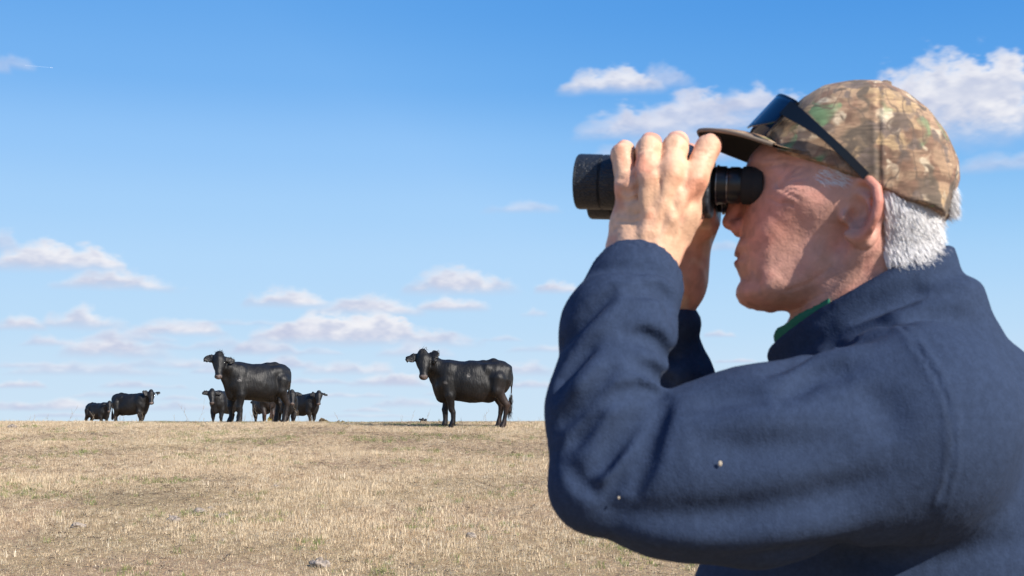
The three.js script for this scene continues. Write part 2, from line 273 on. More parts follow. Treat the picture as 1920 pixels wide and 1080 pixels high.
// ---------------------------------------------------------------- black cattle
// own axes: x forward, y up, z to the animal's left; metres
const coat = new THREE.MeshPhysicalMaterial({ color: 0xffffff, vertexColors: true, roughness: 0.55, specularIntensity: 0.8, bumpScale: 0.005,
  bumpMap: grain(512, (u, v) => { const a = tile2(u * 64, v * 16, 64, 3) * 0.45 + tile2(u * 128, v * 32, 128, 9) * 0.35 + tile2(u * 10, v * 10, 10, 5) * 0.2; return [a, a, a]; }) });
coat.bumpMap.repeat.set(1.1, 1.1);
const wetEye = mat(0.01, 0.008, 0.007, 0.08), hairMat = mat(0.014, 0.012, 0.012, 0.55);
function makeCow(c) {
  // c: dist, px (picture column of the body's middle), turn (radians, heading about y), head {yaw, pitch, up, out}, size, cell, seed
  const R = rng(c.seed), S = c.size ?? 1, cx = (c.px - 960) / F * c.dist, H = { ...c.head, yaw: Math.atan2(-c.dist, -cx) - c.turn + c.head.yaw }, fat = c.fat ?? 1;
  const legs = [], st = c.stance ?? [0, 0, 0, 0];
  for (const [s, i] of [[1, 0], [-1, 1]]) legs.push([[0.46, 0.88, s * 0.17, 0.13], [0.44 + st[i] * 0.3, 0.62, s * 0.19, 0.108], [0.47 + st[i] * 0.8, 0.365, s * 0.165, 0.066], [0.455 + st[i], 0.30, s * 0.162, 0.053], [0.45 + st[i], 0.14, s * 0.16, 0.047], [0.465 + st[i], 0.095, s * 0.16, 0.056], [0.49 + st[i], 0.035, s * 0.162, 0.058]]);
  for (const [s, i] of [[1, 2], [-1, 3]]) legs.push([[-0.60, 0.92, s * 0.16, 0.19], [-0.57 + st[i] * 0.3, 0.72, s * 0.19, 0.145], [-0.675 + st[i] * 0.7, 0.55, s * 0.175, 0.088], [-0.745 + st[i] * 0.9, 0.45, s * 0.165, 0.070], [-0.725 + st[i], 0.30, s * 0.16, 0.051], [-0.695 + st[i], 0.14, s * 0.158, 0.049], [-0.685 + st[i], 0.095, s * 0.158, 0.052], [-0.655 + st[i], 0.035, s * 0.16, 0.06]]);
  // the head hangs on the neck; its own axes: fx along the face towards the muzzle, fy towards the top of the forehead
  const poll = V(H.x, H.y, H.z), dir = V(Math.cos(H.pitch) * Math.cos(H.yaw), -Math.sin(H.pitch), -Math.cos(H.pitch) * Math.sin(H.yaw));
  const side = V(0, 1, 0).cross(V(Math.cos(H.yaw), 0, -Math.sin(H.yaw))).normalize().applyAxisAngle(V(Math.cos(H.yaw), 0, -Math.sin(H.yaw)), H.roll ?? 0), topv = dir.clone().cross(side).normalize();
  if (topv.y < 0 && H.pitch < 1.4) topv.negate();
  const toHead = (x, y, z) => { const a = x - poll.x, b = y - poll.y, d = z - poll.z; return [a * dir.x + b * dir.y + d * dir.z, a * topv.x + b * topv.y + d * topv.z, a * side.x + b * side.y + d * side.z]; };
  const fromHead = (u, v, w) => poll.clone().addScaledVector(dir, u).addScaledVector(topv, v).addScaledVector(side, w);
  const ear = (s) => H.ears?.[s > 0 ? 0 : 1] ?? [0.02, 0.03];
  function head(x, y, z) {
    const [u, v, w0] = toHead(x, y, z), w = Math.abs(w0);
    if (len(u - 0.2, v, w0) > 0.55) return len(u - 0.2, v, w0) - 0.42;
    let d = ell(u, v, w, [0.07, 0.0, 0], [0.17, 0.105, 0.135]);
    d = smin(d, cone(u, v, w, [0.05, 0.025, 0, 0.11], [0.40, 0.0, 0, 0.068]), 0.05);
    d = smin(d, cone(u, v, w, [0.10, 0.03, 0.075, 0.05], [0.22, 0.01, 0.06, 0.045]), 0.04);       // brow and cheek
    d = smin(d, cone(u, v, w, [0.06, -0.10, 0.05, 0.06], [0.36, -0.055, 0.025, 0.045]), 0.04);     // jaw
    d = smin(d, ell(u, v, w, [0.43, -0.01, 0], [0.062, 0.072, 0.092]), 0.035);                     // muzzle
    d = smin(d, ell(u, v, w, [-0.06, 0.055, 0], [0.07, 0.06, 0.075]), 0.05);                        // poll
    d = smax(d, -ell(u, v, w, [0.475, 0.028, 0.042], [0.022, 0.016, 0.016]), 0.012);               // nostrils
    d = smax(d, -ell(u, v, w, [0.135, 0.045, 0.135], [0.032, 0.022, 0.028]), 0.014);
    const e = ear(w0 > 0 ? 1 : -1), a = [0.0, 0.02, 0.10], b = [e[0] + 0.03, e[1] - 0.02, 0.30], tx = b[0] - a[0], ty = b[1] - a[1], tz = b[2] - a[2], h = clamp(((u - a[0]) * tx + (v - a[1]) * ty + (w - a[2]) * tz) / (tx * tx + ty * ty + tz * tz));
    const du = u - a[0] - tx * h, dv = v - a[1] - ty * h, dw = w - a[2] - tz * h, wide = 0.026 + 0.072 * Math.pow(Math.sin(Math.PI * Math.pow(clamp(h * 0.88 + 0.03), 1.1)), 0.8), rag = 0.012 * noise3(u * 60, v * 60, w * 60 + c.seed);
    d = smin(d, (len(du / wide, dv / 0.022, dw / 0.035) - 1) * 0.021 + rag * 0.6, 0.02);
    return d;
  }
  const neckEnd = fromHead(0.02, -0.07, 0), throat = fromHead(0.12, -0.13, 0);
  const f0 = (X, y, Z) => {
    const x = X * 1.09, az = Math.abs(Z), nex = neckEnd.x * 1.09;
    let d = ell(x, y, Z, [0.40, 0.92, 0], [0.36, 0.395, 0.265 * fat]);
    d = smin(d, ell(x, y, Z, [0.0, 0.90, 0], [0.58, 0.385, 0.335 * fat]), 0.10);
    d = smin(d, ell(x, y, Z, [-0.12, 0.775, 0], [0.52, 0.295, 0.33 * fat]), 0.08);
    d = smin(d, ell(x, y, Z, [-0.56, 1.03, 0], [0.31, 0.275, 0.25]), 0.10);
    d = smin(d, ell(x, y, Z, [-0.22, 1.05, 0], [0.42, 0.205, 0.27 * fat]), 0.08);
    d = smin(d, ell(x, y, Z, [-0.70, 0.96, 0], [0.185, 0.31, 0.20]), 0.07);
    d = smin(d, cone(x, y, Z, [0.40, 1.215, 0, 0.075], [-0.05, 1.185, 0, 0.075]), 0.07);
    d = smin(d, cone(x, y, Z, [-0.05, 1.185, 0, 0.075], [-0.30, 1.225, 0, 0.075]), 0.07);
    d = smin(d, cone(x, y, Z, [-0.30, 1.225, 0, 0.075], [-0.50, 1.25, 0, 0.075]), 0.07);
    d = smin(d, cone(x, y, Z, [-0.50, 1.25, 0, 0.075], [-0.82, 1.17, 0, 0.06]), 0.06);
    d = smin(d, cone(x, y, az, [-0.38, 1.15, 0.19, 0.05], [-0.54, 1.13, 0.18, 0.06]), 0.12);   // hook bones
    d = smin(d, cone(x, y, az, [-0.80, 1.10, 0.10, 0.065], [-0.74, 0.93, 0.14, 0.10]), 0.05);     // pins
    d = smin(d, ell(x, y, az, [0.44, 0.95, 0.175], [0.165, 0.30, 0.105]), 0.05);                   // shoulder blade
    d = smin(d, ell(x, y, az, [0.56, 0.82, 0.145], [0.12, 0.14, 0.10]), 0.05);                     // point of the shoulder
    d = smin(d, ell(x, y, Z, [0.57, 0.66, 0], [0.15, 0.185, 0.115]), 0.08);                         // brisket
    d = smin(d, cone(x, y, Z, [0.46, 1.02, 0, 0.25], [mix(0.5, nex, 0.55), mix(1.04, neckEnd.y, 0.55), neckEnd.z * 0.5, 0.172]), 0.10);
    d = smin(d, cone(x, y, Z, [mix(0.5, nex, 0.55), mix(1.04, neckEnd.y, 0.55), neckEnd.z * 0.5, 0.172], [nex, neckEnd.y, neckEnd.z, 0.098]), 0.07);
    d = smin(d, cone(x, y, Z, [0.64, 0.70, 0, 0.06], [throat.x * 1.09, throat.y, throat.z, 0.05]), 0.10);  // dewlap
    d = smin(d, ell(x, y, Z, [-0.42, 0.57, 0], [0.15, 0.10, 0.13]), 0.06);
    for (let i = 0; i < 4; i++) { const L = legs[i]; let q = 9; for (let k = 0; k < L.length - 1; k++) q = smin(q, cone(x, y, Z, L[k], L[k + 1]), 0.02); d = smin(d, q, y > 0.55 ? 0.055 : 0.012); }
    d = smin(d, Math.min(cone(x, y, Z, [-0.86, 1.16, 0, 0.038], [-0.90, 0.96, 0.01, 0.026]), cone(x, y, Z, [-0.90, 0.96, 0.01, 0.026], [-0.875, 0.62, 0.02, 0.022]), cone(x, y, Z, [-0.875, 0.62, 0.02, 0.028], [-0.84, 0.34, 0.03, 0.05])), 0.025);
    d = smin(d, head(X, y, Z), 0.035);
    return d;
  };
  const f = (x, y, z) => { const d = f0(x, y, z); if (Math.abs(d) > 0.08) return d; return d + 0.016 * noise3(x * 4.2, y * 4.2, z * 4.2 + c.seed) + 0.007 * noise3(x * 9, y * 7, z * 9 + c.seed) + 0.0035 * noise3(x * 16, y * 9, z * 16) + 0.002 * noise3(x * 42, y * 20, z * 42); };
  const lo = [-1.06, -0.01, -0.48], hi = [1.0, 1.45, 0.48];
  for (let s = -1; s <= 1; s += 1) for (const u of [-0.15, 0.52]) { const p = fromHead(u, u < 0 ? 0.1 : 0, s * 0.36).toArray(); for (let k = 0; k < 3; k++) { lo[k] = Math.min(lo[k], p[k] - 0.06); hi[k] = Math.max(hi[k], p[k] + 0.06); } }
  lo[1] = Math.max(lo[1], -0.04);
  let g = surface(f, lo, hi, c.cell, 1.5, 0.012);
  const red = c.red ?? 0.35;
  paint(g, (x, y, z) => {
    const n = fbm3(x * 6, y * 6, z * 6 + c.seed, 3), [u, v, w] = toHead(x, y, z);
    let k = 0.0055 * (1 + 0.5 * n), rr = k * 1.02, gg = k * 0.96, bb = k * 1.0;
    const rust = red * clamp(sstep(-0.35, -0.85, x) * sstep(1.0, 0.5, y) * (0.7 + 1.2 * n)) + red * 0.5 * clamp(sstep(0.75, 0.55, y) * (0.2 + 1.3 * fbm3(x * 3, y * 3, z * 3 + 5, 2)));
    rr = mix(rr, 0.052, clamp(rust)); gg = mix(gg, 0.030, clamp(rust)); bb = mix(bb, 0.022, clamp(rust));
    for (const sp of c.dirt ?? []) { const q = len(x - sp[0], y - sp[1], (z - sp[2]) * 0.6) + 0.02 * noise3(x * 30, y * 30, z * 30), t = sstep(sp[3], sp[3] * 0.4, q) * clamp(0.6 + 1.5 * noise3(x * 45, y * 45, z * 45)); rr = mix(rr, sp[4], t); gg = mix(gg, sp[4] * 0.93, t); bb = mix(bb, sp[4] * 0.88, t); }
    const nose = sstep(0.42, 0.445, u) * sstep(-0.035, -0.005, v) * sstep(0.075, 0.055, Math.abs(w)) * clamp(0.85 + n * 0.7);
    if (u < 0.55 && Math.abs(w) < 0.12 && Math.abs(v) < 0.12) { rr = mix(rr, 0.20, nose); gg = mix(gg, 0.155, nose); bb = mix(bb, 0.14, nose); if (len(u - 0.478, v - 0.028, Math.abs(w) - 0.042) < 0.018) { rr = 0.03; gg = 0.018; bb = 0.016; } }
    return [rr, gg, bb];
  });
  g = boxUV(g);
  const root = new THREE.Group();
  part('body', g, coat, root);
  for (const s of [1, -1]) { const e = part('eye', new THREE.SphereGeometry(0.022, 12, 8), wetEye, root); e.position.copy(fromHead(0.135, 0.043, s * 0.112)); }
  if (c.tuft) {   // forelock, ear fringe and back hair
    const pos = [], idx = [];
    const strand = (p, d, l, w) => { const o = pos.length / 3, q = V(R() - 0.5, R() - 0.5, R() - 0.5).cross(d).normalize().multiplyScalar(w), m = p.clone().addScaledVector(d, l * 0.55), t = p.clone().addScaledVector(d, l).add(V(R() - 0.5, R() - 0.8, R() - 0.5).multiplyScalar(l * 0.5)); pos.push(...p.clone().sub(q).toArray(), ...p.clone().add(q).toArray(), ...m.clone().sub(q).toArray(), ...m.clone().add(q).toArray(), ...t.toArray()); idx.push(o, o + 1, o + 2, o + 1, o + 3, o + 2, o + 2, o + 3, o + 4); };
    for (let i = 0; i < 130 * c.tuft; i++) { const w = (R() - 0.5) * 0.14, u = -0.12 + R() * 0.16; strand(fromHead(u, 0.09 - w * w * 5, w), topv.clone().multiplyScalar(0.5).add(dir.clone().multiplyScalar(0.6 - R() * 1.3)).addScaledVector(side, w * 4 + R() - 0.5).normalize(), 0.03 + R() * 0.06, 0.003); }
    for (const s of [1, -1]) for (let i = 0; i < 110; i++) { const e = ear(s), h = 0.25 + R() * 0.72; strand(fromHead(e[0] * h + (R() - 0.5) * 0.07, mix(0.02, e[1], h) - 0.005, s * mix(0.1, 0.31, h)), V(0, 0, 0).addScaledVector(dir, (R() - 0.5) * 2).addScaledVector(side, s * (R() * 0.9)).addScaledVector(topv, (R() - 0.6) * 0.9).normalize(), 0.02 + R() * 0.035, 0.0025); }
    for (let i = 0; i < 160; i++) { const t = R(), z = 0.02 + (R() - 0.5) * 0.06; strand(V((-0.875 + t * 0.035 + (R() - 0.5) * 0.07) / 1.09, 0.66 - t * 0.36, z), V((R() - 0.5) * 0.4, -1, (R() - 0.5) * 0.4).normalize(), 0.10 + R() * 0.08, 0.004); }
    const hg = new THREE.BufferGeometry(); hg.setAttribute('position', new THREE.Float32BufferAttribute(pos, 3)); hg.setIndex(idx); hg.computeVertexNormals();
    part('hair', hg, hairMat, root).userData.kind = 'stuff';
  }
  const d = c.dist, x = cx, z = -d;
  root.scale.setScalar(S); root.rotation.y = c.turn; root.position.set(x, ground(x, z) - 0.012 + (c.lift ?? 0), z);
  put(root, c.name ?? 'cow'); tag(root, c.label, c.category ?? 'cow', c.group ?? 'black cattle on the crest');
  return root;
}
// heading: 0 = towards picture right, PI = towards picture left, -PI/2 = towards the camera; head yaw 0 = looking at the camera
const PI = Math.PI;
makeCow({ seed: 1, px: 880, dist: 24.6, turn: PI + 0.06, cell: 0.016, size: 1.0, tuft: 1, red: 0.75, stance: [0.04, -0.12, 0.06, -0.03], fat: 0.98,
  head: { x: 0.88, y: 1.36, z: -0.10, yaw: -0.05, pitch: 1.12, roll: 0.08, ears: [[-0.03, 0.10], [0.03, 0.06]] }, dirt: [[0.02, 1.0, -0.34, 0.05, 0.16], [0.46, 0.86, -0.27, 0.05, 0.10]],
  label: 'black cow standing alone side-on, with rust-brown hind legs' });
makeCow({ seed: 2, px: 479, dist: 27.6, turn: PI + 0.62, cell: 0.016, size: 1.0, tuft: 1.8, red: 0.25, stance: [0.06, -0.02, 0.05, 0.0], fat: 1.04,
  head: { x: 0.86, y: 1.375, z: -0.10, yaw: 0.0, pitch: 1.12, ears: [[0.03, 0.03], [0.02, 0.05]] }, dirt: [[0.47, 0.93, -0.28, 0.06, 0.22]],
  label: 'largest black cow, shaggy forelock, standing at the front of the left group' });
makeCow({ seed: 3, px: 424, dist: 44, turn: -PI / 2 - 0.45, cell: 0.028, size: 0.95, red: 0.4, stance: [0.02, -0.02, 0, 0],
  head: { x: 0.78, y: 1.24, z: -0.02, yaw: 0.1, pitch: 1.12 }, label: 'black cow peeping out left of the largest cow, half hidden behind it' });
makeCow({ seed: 4, px: 496, dist: 41, turn: PI / 2 + 0.5, cell: 0.028, size: 0.84, red: 1.2, stance: [0, 0, 0.03, -0.03],
  head: { x: 0.85, y: 0.95, z: 0, yaw: PI - 0.5, pitch: 0.9 }, label: 'brownish cow seen from behind between the legs of the largest cow' });
makeCow({ seed: 5, px: 541, dist: 45, turn: -PI / 2 + 0.35, cell: 0.028, size: 0.95, red: 0.3,
  head: { x: 0.84, y: 1.24, z: 0, yaw: 0.1, pitch: 1.1 }, label: 'black cow looking out just right of the largest cow rump' });
makeCow({ seed: 6, px: 570, dist: 48, turn: -0.5, cell: 0.028, size: 0.98, red: 0.3, stance: [0.05, -0.04, 0, 0.05],
  head: { x: 0.80, y: 1.30, z: 0.08, yaw: -0.05, pitch: 1.1 }, label: 'black cow at the right edge of the left group, body facing right' });
makeCow({ seed: 7, px: 250, dist: 49, turn: -0.22, cell: 0.028, size: 1.0, red: 0.3, stance: [0.04, -0.06, 0.10, -0.08],
  head: { x: 0.84, y: 1.32, z: 0.08, yaw: 0.05, pitch: 1.1, ears: [[-0.02, 0.08], [-0.03, 0.09]] }, label: 'black cow of the far left pair, in front of the smallest one' });
makeCow({ seed: 8, px: 188, dist: 56, turn: -0.55, cell: 0.03, size: 0.88, red: 0.3,
  head: { x: 0.82, y: 1.26, z: 0.05, yaw: 0, pitch: 1.08 }, label: 'smallest black cow at the far left end of the herd' });
makeCow({ seed: 9, px: 795, dist: 100, turn: -PI / 2, cell: 0.04, size: 1.0, red: 2.2,
  head: { x: 0.80, y: 1.30, z: 0.0, yaw: 0.0, pitch: 1.1 }, label: 'distant brown cow of which only forehead and ears show above the crest', group: 'distant cattle' });

// ---------------------------------------------------------------- the man with the binoculars
const man = new THREE.Group();
man.position.set(0, 0, 0);
const YAW = 15 * PI / 180;
const HO = at(1612, 400, 1.38), HF = V(-Math.cos(YAW), 0, -Math.sin(YAW)), HL = V(-Math.sin(YAW), 0, Math.cos(YAW));   // head: origin, forward, left
const toH = (x, y, z) => { const a = x - HO.x, b = y - HO.y, c = z - HO.z; return [a * HF.x + c * HF.z, b, a * HL.x + c * HL.z]; };
const fromH = (u, v, w) => V(HO.x + u * HF.x + w * HL.x, HO.y + v, HO.z + u * HF.z + w * HL.z);
function headAt(px, py, w = 0) {   // where the view line through a picture point meets the plane w left of the head's middle plane
  const d = at(px, py, 1).sub(EYE), o = HO.clone().addScaledVector(HL, w).sub(EYE), t = o.dot(HL) / d.dot(HL), p = EYE.clone().addScaledVector(d, t), q = toH(p.x, p.y, p.z);
  return [q[0], q[1]];
}
const HP = (px, py, w, r) => { const [u, v] = headAt(px, py, w); return [u, v, w, r]; };
// a body given by its outline in the middle plane, a half width and, for each edge, how far in from the edge it reaches that width
function inflate(outline, width, lo, hi, step) {
  const pts = outline.map(([px, py, k, w = 0]) => [...headAt(px, py, w), k]), n = pts.length, nu = Math.ceil((hi[0] - lo[0]) / step) + 1, nv = Math.ceil((hi[1] - lo[1]) / step) + 1, T = new Float32Array(nu * nv);
  for (let j = 0; j < nv; j++) for (let i = 0; i < nu; i++) {
    const u = lo[0] + i * step, v = lo[1] + j * step; let inside = false, near = 9, acc = 0;
    for (let a = 0, b = n - 1; a < n; b = a++) {
      const A = pts[b], B = pts[a]; if ((A[1] > v) !== (B[1] > v) && u < (B[0] - A[0]) * (v - A[1]) / (B[1] - A[1]) + A[0]) inside = !inside;
      const ex = B[0] - A[0], ey = B[1] - A[1], h = clamp(((u - A[0]) * ex + (v - A[1]) * ey) / (ex * ex + ey * ey)), d = len(u - A[0] - ex * h, v - A[1] - ey * h), k = mix(A[2], B[2], h);
      near = Math.min(near, d); acc += Math.pow(d / k + 1e-4, -7);
    }
    const t = Math.min(1, Math.pow(acc, -1 / 7));
    T[j * nu + i] = inside ? width(u, v) * Math.sqrt(1 - Math.pow(1 - t, 2.8)) : -near * 2.2;
  }
  return (u, v) => { const a = clamp((u - lo[0]) / step, 0, nu - 1.001), b = clamp((v - lo[1]) / step, 0, nv - 1.001), i = Math.floor(a), j = Math.floor(b), fu = a - i, fv = b - j, o = j * nu + i; return mix(mix(T[o], T[o + 1], fu), mix(T[o + nu], T[o + nu + 1], fu), fv); };
}
const bump = (u, v, cu, cv, ru, rv) => Math.exp(-(((u - cu) / ru) ** 2) - ((v - cv) / rv) ** 2);
const [eyeU, eyeV] = headAt(1424, 350), [chinU, chinV] = headAt(1392, 560), [earU, earV] = headAt(1600, 400, 0.07), [gonU, gonV] = headAt(1560, 515, 0.06);
const face = inflate([[1424, 278, .075], [1407, 296, .075], [1399, 315, .07], [1402, 335, .075], [1409, 352, .08], [1404, 375, .08], [1397, 400, .08], [1393, 425, .07], [1390, 446, .06], [1384, 458, .05], [1380, 471, .045], [1386, 484, .05], [1380.5, 496, .045], [1384, 510, .05], [1390, 526, .055], [1383, 538, .05], [1380, 553, .05], [1387, 568, .045], [1403, 578, .04],
  [1440, 582, .035, .02], [1500, 570, .032, .045], [1550, 548, .032, .055], [1580, 515, .04, .06], [1600, 480, .05], [1660, 470, .05], [1725, 450, .06], [1752, 410, .07], [1766, 350, .075], [1762, 295, .08], [1738, 248, .085], [1690, 213, .09], [1620, 198, .09], [1545, 206, .09], [1485, 236, .085], [1448, 262, .08]],
  (u, v) => {
    let w = mix(0.0555, 0.0755, sstep(chinV + 0.01, earV + 0.025, v));
    w += 0.003 * sstep(earV + 0.03, earV + 0.08, v);
    w += 0.0055 * bump(u, v, eyeU - 0.035, eyeV - 0.022, 0.024, 0.016);      // cheekbone
    w -= 0.0050 * bump(u, v, eyeU - 0.035, eyeV + 0.018, 0.020, 0.018);      // temple
    w -= 0.0040 * bump(u, v, eyeU - 0.045, eyeV - 0.065, 0.022, 0.020);      // hollow of the cheek
    w += 0.0050 * bump(u, v, gonU + 0.006, gonV + 0.012, 0.022, 0.022);      // jaw muscle
    w += 0.0060 * bump(u, v, eyeU - 0.005, eyeV - 0.055, 0.018, 0.020);      // cheek beside the nose
    w += 0.0035 * bump(u, v, chinU - 0.028, chinV + 0.018, 0.018, 0.016);    // jowl
    return w;
  }, [-0.13, -0.13], [0.17, 0.17], 0.0012);
const EARH = [[1596, 372, .071, .0036], [1600, 350, .074, .0042], [1612, 338, .078, .0048], [1629, 337, .083, .0052], [1643, 352, .087, .0054], [1647, 378, .090, .0054], [1642, 405, .089, .0052], [1632, 427, .085, .0052], [1618, 441, .080, .0060], [1604, 446, .077, .0066], [1592, 441, .075, .0058]].map((a) => HP(...a));
const EARA = [[1612, 362, .0755, .0042], [1626, 374, .079, .0046], [1630, 398, .080, .0048], [1621, 422, .078, .0046], [1604, 430, .0755, .0040]].map((a) => HP(...a));
const TRAG = HP(1585, 408, .0735, .0058), EARC = HP(1622, 392, .0700, 0), CONCH = HP(1606, 398, .0765, 0), NT = HP(1368, 416, 0, .0085), NB = HP(1404, 345, 0, .0085), NM = HP(1384, 385, 0, .0095), NA = HP(1383, 427, .0105, .0085), NH = HP(1373, 436, .0065, 0);
const LIPU = HP(1387, 477, 0, .006), LIPL = HP(1387, 495, 0, .0065), MOUTH = HP(1387, 485, 0, 0), CREASE = [[1400, 425, .02, 0], [1402, 455, .026, 0], [1404, 490, .03, 0], [1400, 520, .03, 0]].map((a) => HP(...a));
const EYE_L = HP(1428, 350, .033, .0115);
const neckA = fromH(-0.020, -0.045, 0), neckB = at(1572, 700, 1.40);
function polyline(x, y, z, pts) { let b = 9; for (let i = 0; i < pts.length - 1; i++) { const d = cone(x, y, z, pts[i], pts[i + 1]); if (d < b) b = d; } return b; }
const LINES = [[[1412, 505], [1425, 530], [1430, 555]], [[1440, 372], [1462, 384], [1490, 388]], [[1475, 545], [1520, 530], [1560, 500]], [[1500, 590], [1560, 555], [1610, 500]], [[1515, 610], [1580, 560], [1625, 505]], [[1435, 300], [1470, 296], [1520, 306]], [[1430, 314], [1470, 309], [1515, 318]]].map((l) => l.map(([px, py]) => [...headAt(px, py, .055), 0, 0]));
const headBase = (u, v, w) => { const p = fromH(u, v, w); return smin((w - face(u, v)) * 0.62, cone(p.x, p.y, p.z, [neckA.x, neckA.y, neckA.z, 0.058], [neckB.x, neckB.y, neckB.z, 0.074]), 0.022); };
function headSDF(x, y, z) {
  const [u, v, w0] = toH(x, y, z), w = Math.abs(w0);
  let d = (w - face(u, v)) * 0.62;
  const neck = cone(x, y, z, [neckA.x, neckA.y, neckA.z, 0.058], [neckB.x, neckB.y, neckB.z, 0.074]);
  d = smin(d, neck, 0.022);
  d = smin(d, smin(cone(u, v, w, NB, NM), cone(u, v, w, NM, NT), 0.006), 0.010);
  d = smin(d, cone(u, v, w, NA, [NA[0] - 0.014, NA[1] + 0.003, 0.012, 0.009]), 0.007); d = smin(d, cone(u, v, w, [NT[0] - 0.008, NT[1] - 0.004, 0, 0.007], [NA[0] - 0.012, NA[1], 0, 0.008]), 0.006);
  d = smax(d, -ell(u, v, w, [NH[0], NH[1] - 0.001, NH[2]], [0.006, 0.005, 0.0035]), 0.003);
  d = smin(d, ell(u, v, w, [LIPU[0] - 0.004, LIPU[1], 0], [0.010, 0.0055, 0.022]), 0.005); d = smin(d, ell(u, v, w, [LIPL[0] - 0.004, LIPL[1], 0], [0.0105, 0.0065, 0.020]), 0.005);
  d += 0.0022 * Math.exp(-(((v - MOUTH[1]) / 0.002) ** 2)) * sstep(0.03, 0.022, w) * sstep(MOUTH[0] - 0.034, MOUTH[0] - 0.024, u);
  if (w > 0.01) { let q = 9; for (let i = 0; i < 3; i++) q = Math.min(q, len(u - mix(CREASE[i][0], CREASE[i + 1][0], .5), v - mix(CREASE[i][1], CREASE[i + 1][1], .5)) * 0 + cone(u, v, 0, [CREASE[i][0], CREASE[i][1], 0, 0], [CREASE[i + 1][0], CREASE[i + 1][1], 0, 0])); d += 0.0022 * Math.exp(-((q / 0.0035) ** 2)); }
  d += 0.007 * Math.exp(-(((u - EYE_L[0] - 0.012) / 0.02) ** 2) - ((v - EYE_L[1]) / 0.013) ** 2 - ((w - EYE_L[2]) / 0.017) ** 2);   // eye socket
  for (let i = 0; i < 6; i++) { const a = i * 0.24 - 0.6, cx = EYE_L[0] - 0.014, cy = EYE_L[1] - 0.004, uu = cx - u, vv = v - cy, s = uu * Math.cos(a) + vv * Math.sin(a), t = -uu * Math.sin(a) + vv * Math.cos(a); d += 0.0013 * Math.exp(-((t / 0.0014) ** 2)) * sstep(0, 0.008, s) * sstep(0.042, 0.022, s) * (w > 0.02 ? 1 : 0); }
  for (const c of LINES) { if (w < 0.02) break; let q = 9; for (let i = 0; i < c.length - 1; i++) q = Math.min(q, cone(u, v, 0, c[i], c[i + 1])); d += 0.0008 * Math.exp(-((q / 0.0018) ** 2)); }
  d += 0.00008 * (1 - Math.abs(noise3(u * 150 + v * 60, v * 220 - u * 90, w * 120)) * 2);
  // ears
  let e = polyline(u, v, w, EARH); e = smin(e, polyline(u, v, w, EARA), 0.004); e = smin(e, len(u - TRAG[0], v - TRAG[1], w - TRAG[2]) - TRAG[3], 0.006);
  e = smin(e, ell(u, v, w, [EARC[0], EARC[1], EARC[2]], [0.0195, 0.031, 0.0055]), 0.006);
  e = smax(e, -ell(u, v, w, [CONCH[0], CONCH[1], CONCH[2] + 0.004], [0.0115, 0.017, 0.0125]), 0.003);
  d = smin(d, e, 0.007);
  d = smax(d, -ell(u, v, w, [CONCH[0] + 0.002, CONCH[1] - 0.004, CONCH[2]], [0.006, 0.008, 0.010]), 0.003);
  // sinew from behind the ear down the neck
  const sA = HP(1625, 455, .060, .010), sB = HP(1500, 640, .02, .010);
  d = smin(d, cone(u, v, w, sA, sB), 0.02);
  return d + 0.0002 * noise3(x * 160, y * 160, z * 160) + 0.0005 * noise3(x * 60, y * 60, z * 60);
}
// ---- hands: joints surveyed as [picture x, picture y, depth, radius]
const J = (px, py, D, r) => { const p = at(px, py, D); return [p.x, p.y, p.z, r]; };
const handL = [   // little, ring, middle, index: knuckle, middle joint, end joint, tip
  [[1178, 352, 1.338, .0125], [1166, 290, 1.352, .0120], [1172, 282, 1.378, .0105], [1176, 292, 1.398, .0090]],
  [[1216, 335, 1.328, .0145], [1216, 279, 1.345, .0132], [1220, 268, 1.378, .0115], [1222, 279, 1.402, .0095]],
  [[1258, 330, 1.326, .0150], [1266, 277, 1.344, .0134], [1270, 266, 1.380, .0115], [1270, 276, 1.406, .0098]],
  [[1300, 338, 1.332, .0140], [1327, 278, 1.348, .0130], [1334, 270, 1.380, .0112], [1334, 278, 1.402, .0095]]].map((f) => f.map((a) => J(...a)));
const wristL = J(1206, 476, 1.345, .029), wristL0 = J(1190, 560, 1.325, .030), heelL = J(1262, 430, 1.365, .016), palmL = [J(1180, 420, 1.345, .017), J(1212, 415, 1.338, .019), J(1244, 412, 1.338, .019), J(1276, 405, 1.345, .017)];
const thumbL = [J(1262, 440, 1.36, .016), J(1295, 402, 1.385, .0135), J(1290, 392, 1.415, .012), J(1275, 392, 1.435, .010)];
function handLSDF(x, y, z) {
  let d = 9;
  for (let i = 0; i < 4; i++) {
    const f = handL[i]; let q = cone(x, y, z, f[0], f[1]); q = smin(q, cone(x, y, z, f[1], f[2]), 0.004); q = smin(q, cone(x, y, z, f[2], f[3]), 0.003);
    d = i ? smin(d, q, 0.0015) : q;
    if (i === 3) { let p = 9; for (let k = 0; k < 4; k++) { p = smin(p, cone(x, y, z, handL[k][0], palmL[k]), 0.012); p = smin(p, cone(x, y, z, palmL[k], wristL), 0.016); } d = smin(d, p, 0.009); }
  }
  d = smin(d, cone(x, y, z, wristL, wristL0), 0.02); d = smin(d, cone(x, y, z, thumbL[0], wristL), 0.02);
  d = smin(d, smin(cone(x, y, z, thumbL[0], thumbL[1]), smin(cone(x, y, z, thumbL[1], thumbL[2]), cone(x, y, z, thumbL[2], thumbL[3]), 0.003), 0.005), 0.008);
  for (const [a, b, r] of tendons) { d = smin(d, cone(x, y, z, a, b) , 0.006); }
  for (const c of wrinkles) d += c[4] * Math.exp(-((polyline(x, y, z, c[5]) / c[3]) ** 2));
  return d + 0.0003 * noise3(x * 210, y * 140, z * 210) + 0.0010 * noise3(x * 85, y * 55, z * 85);
}
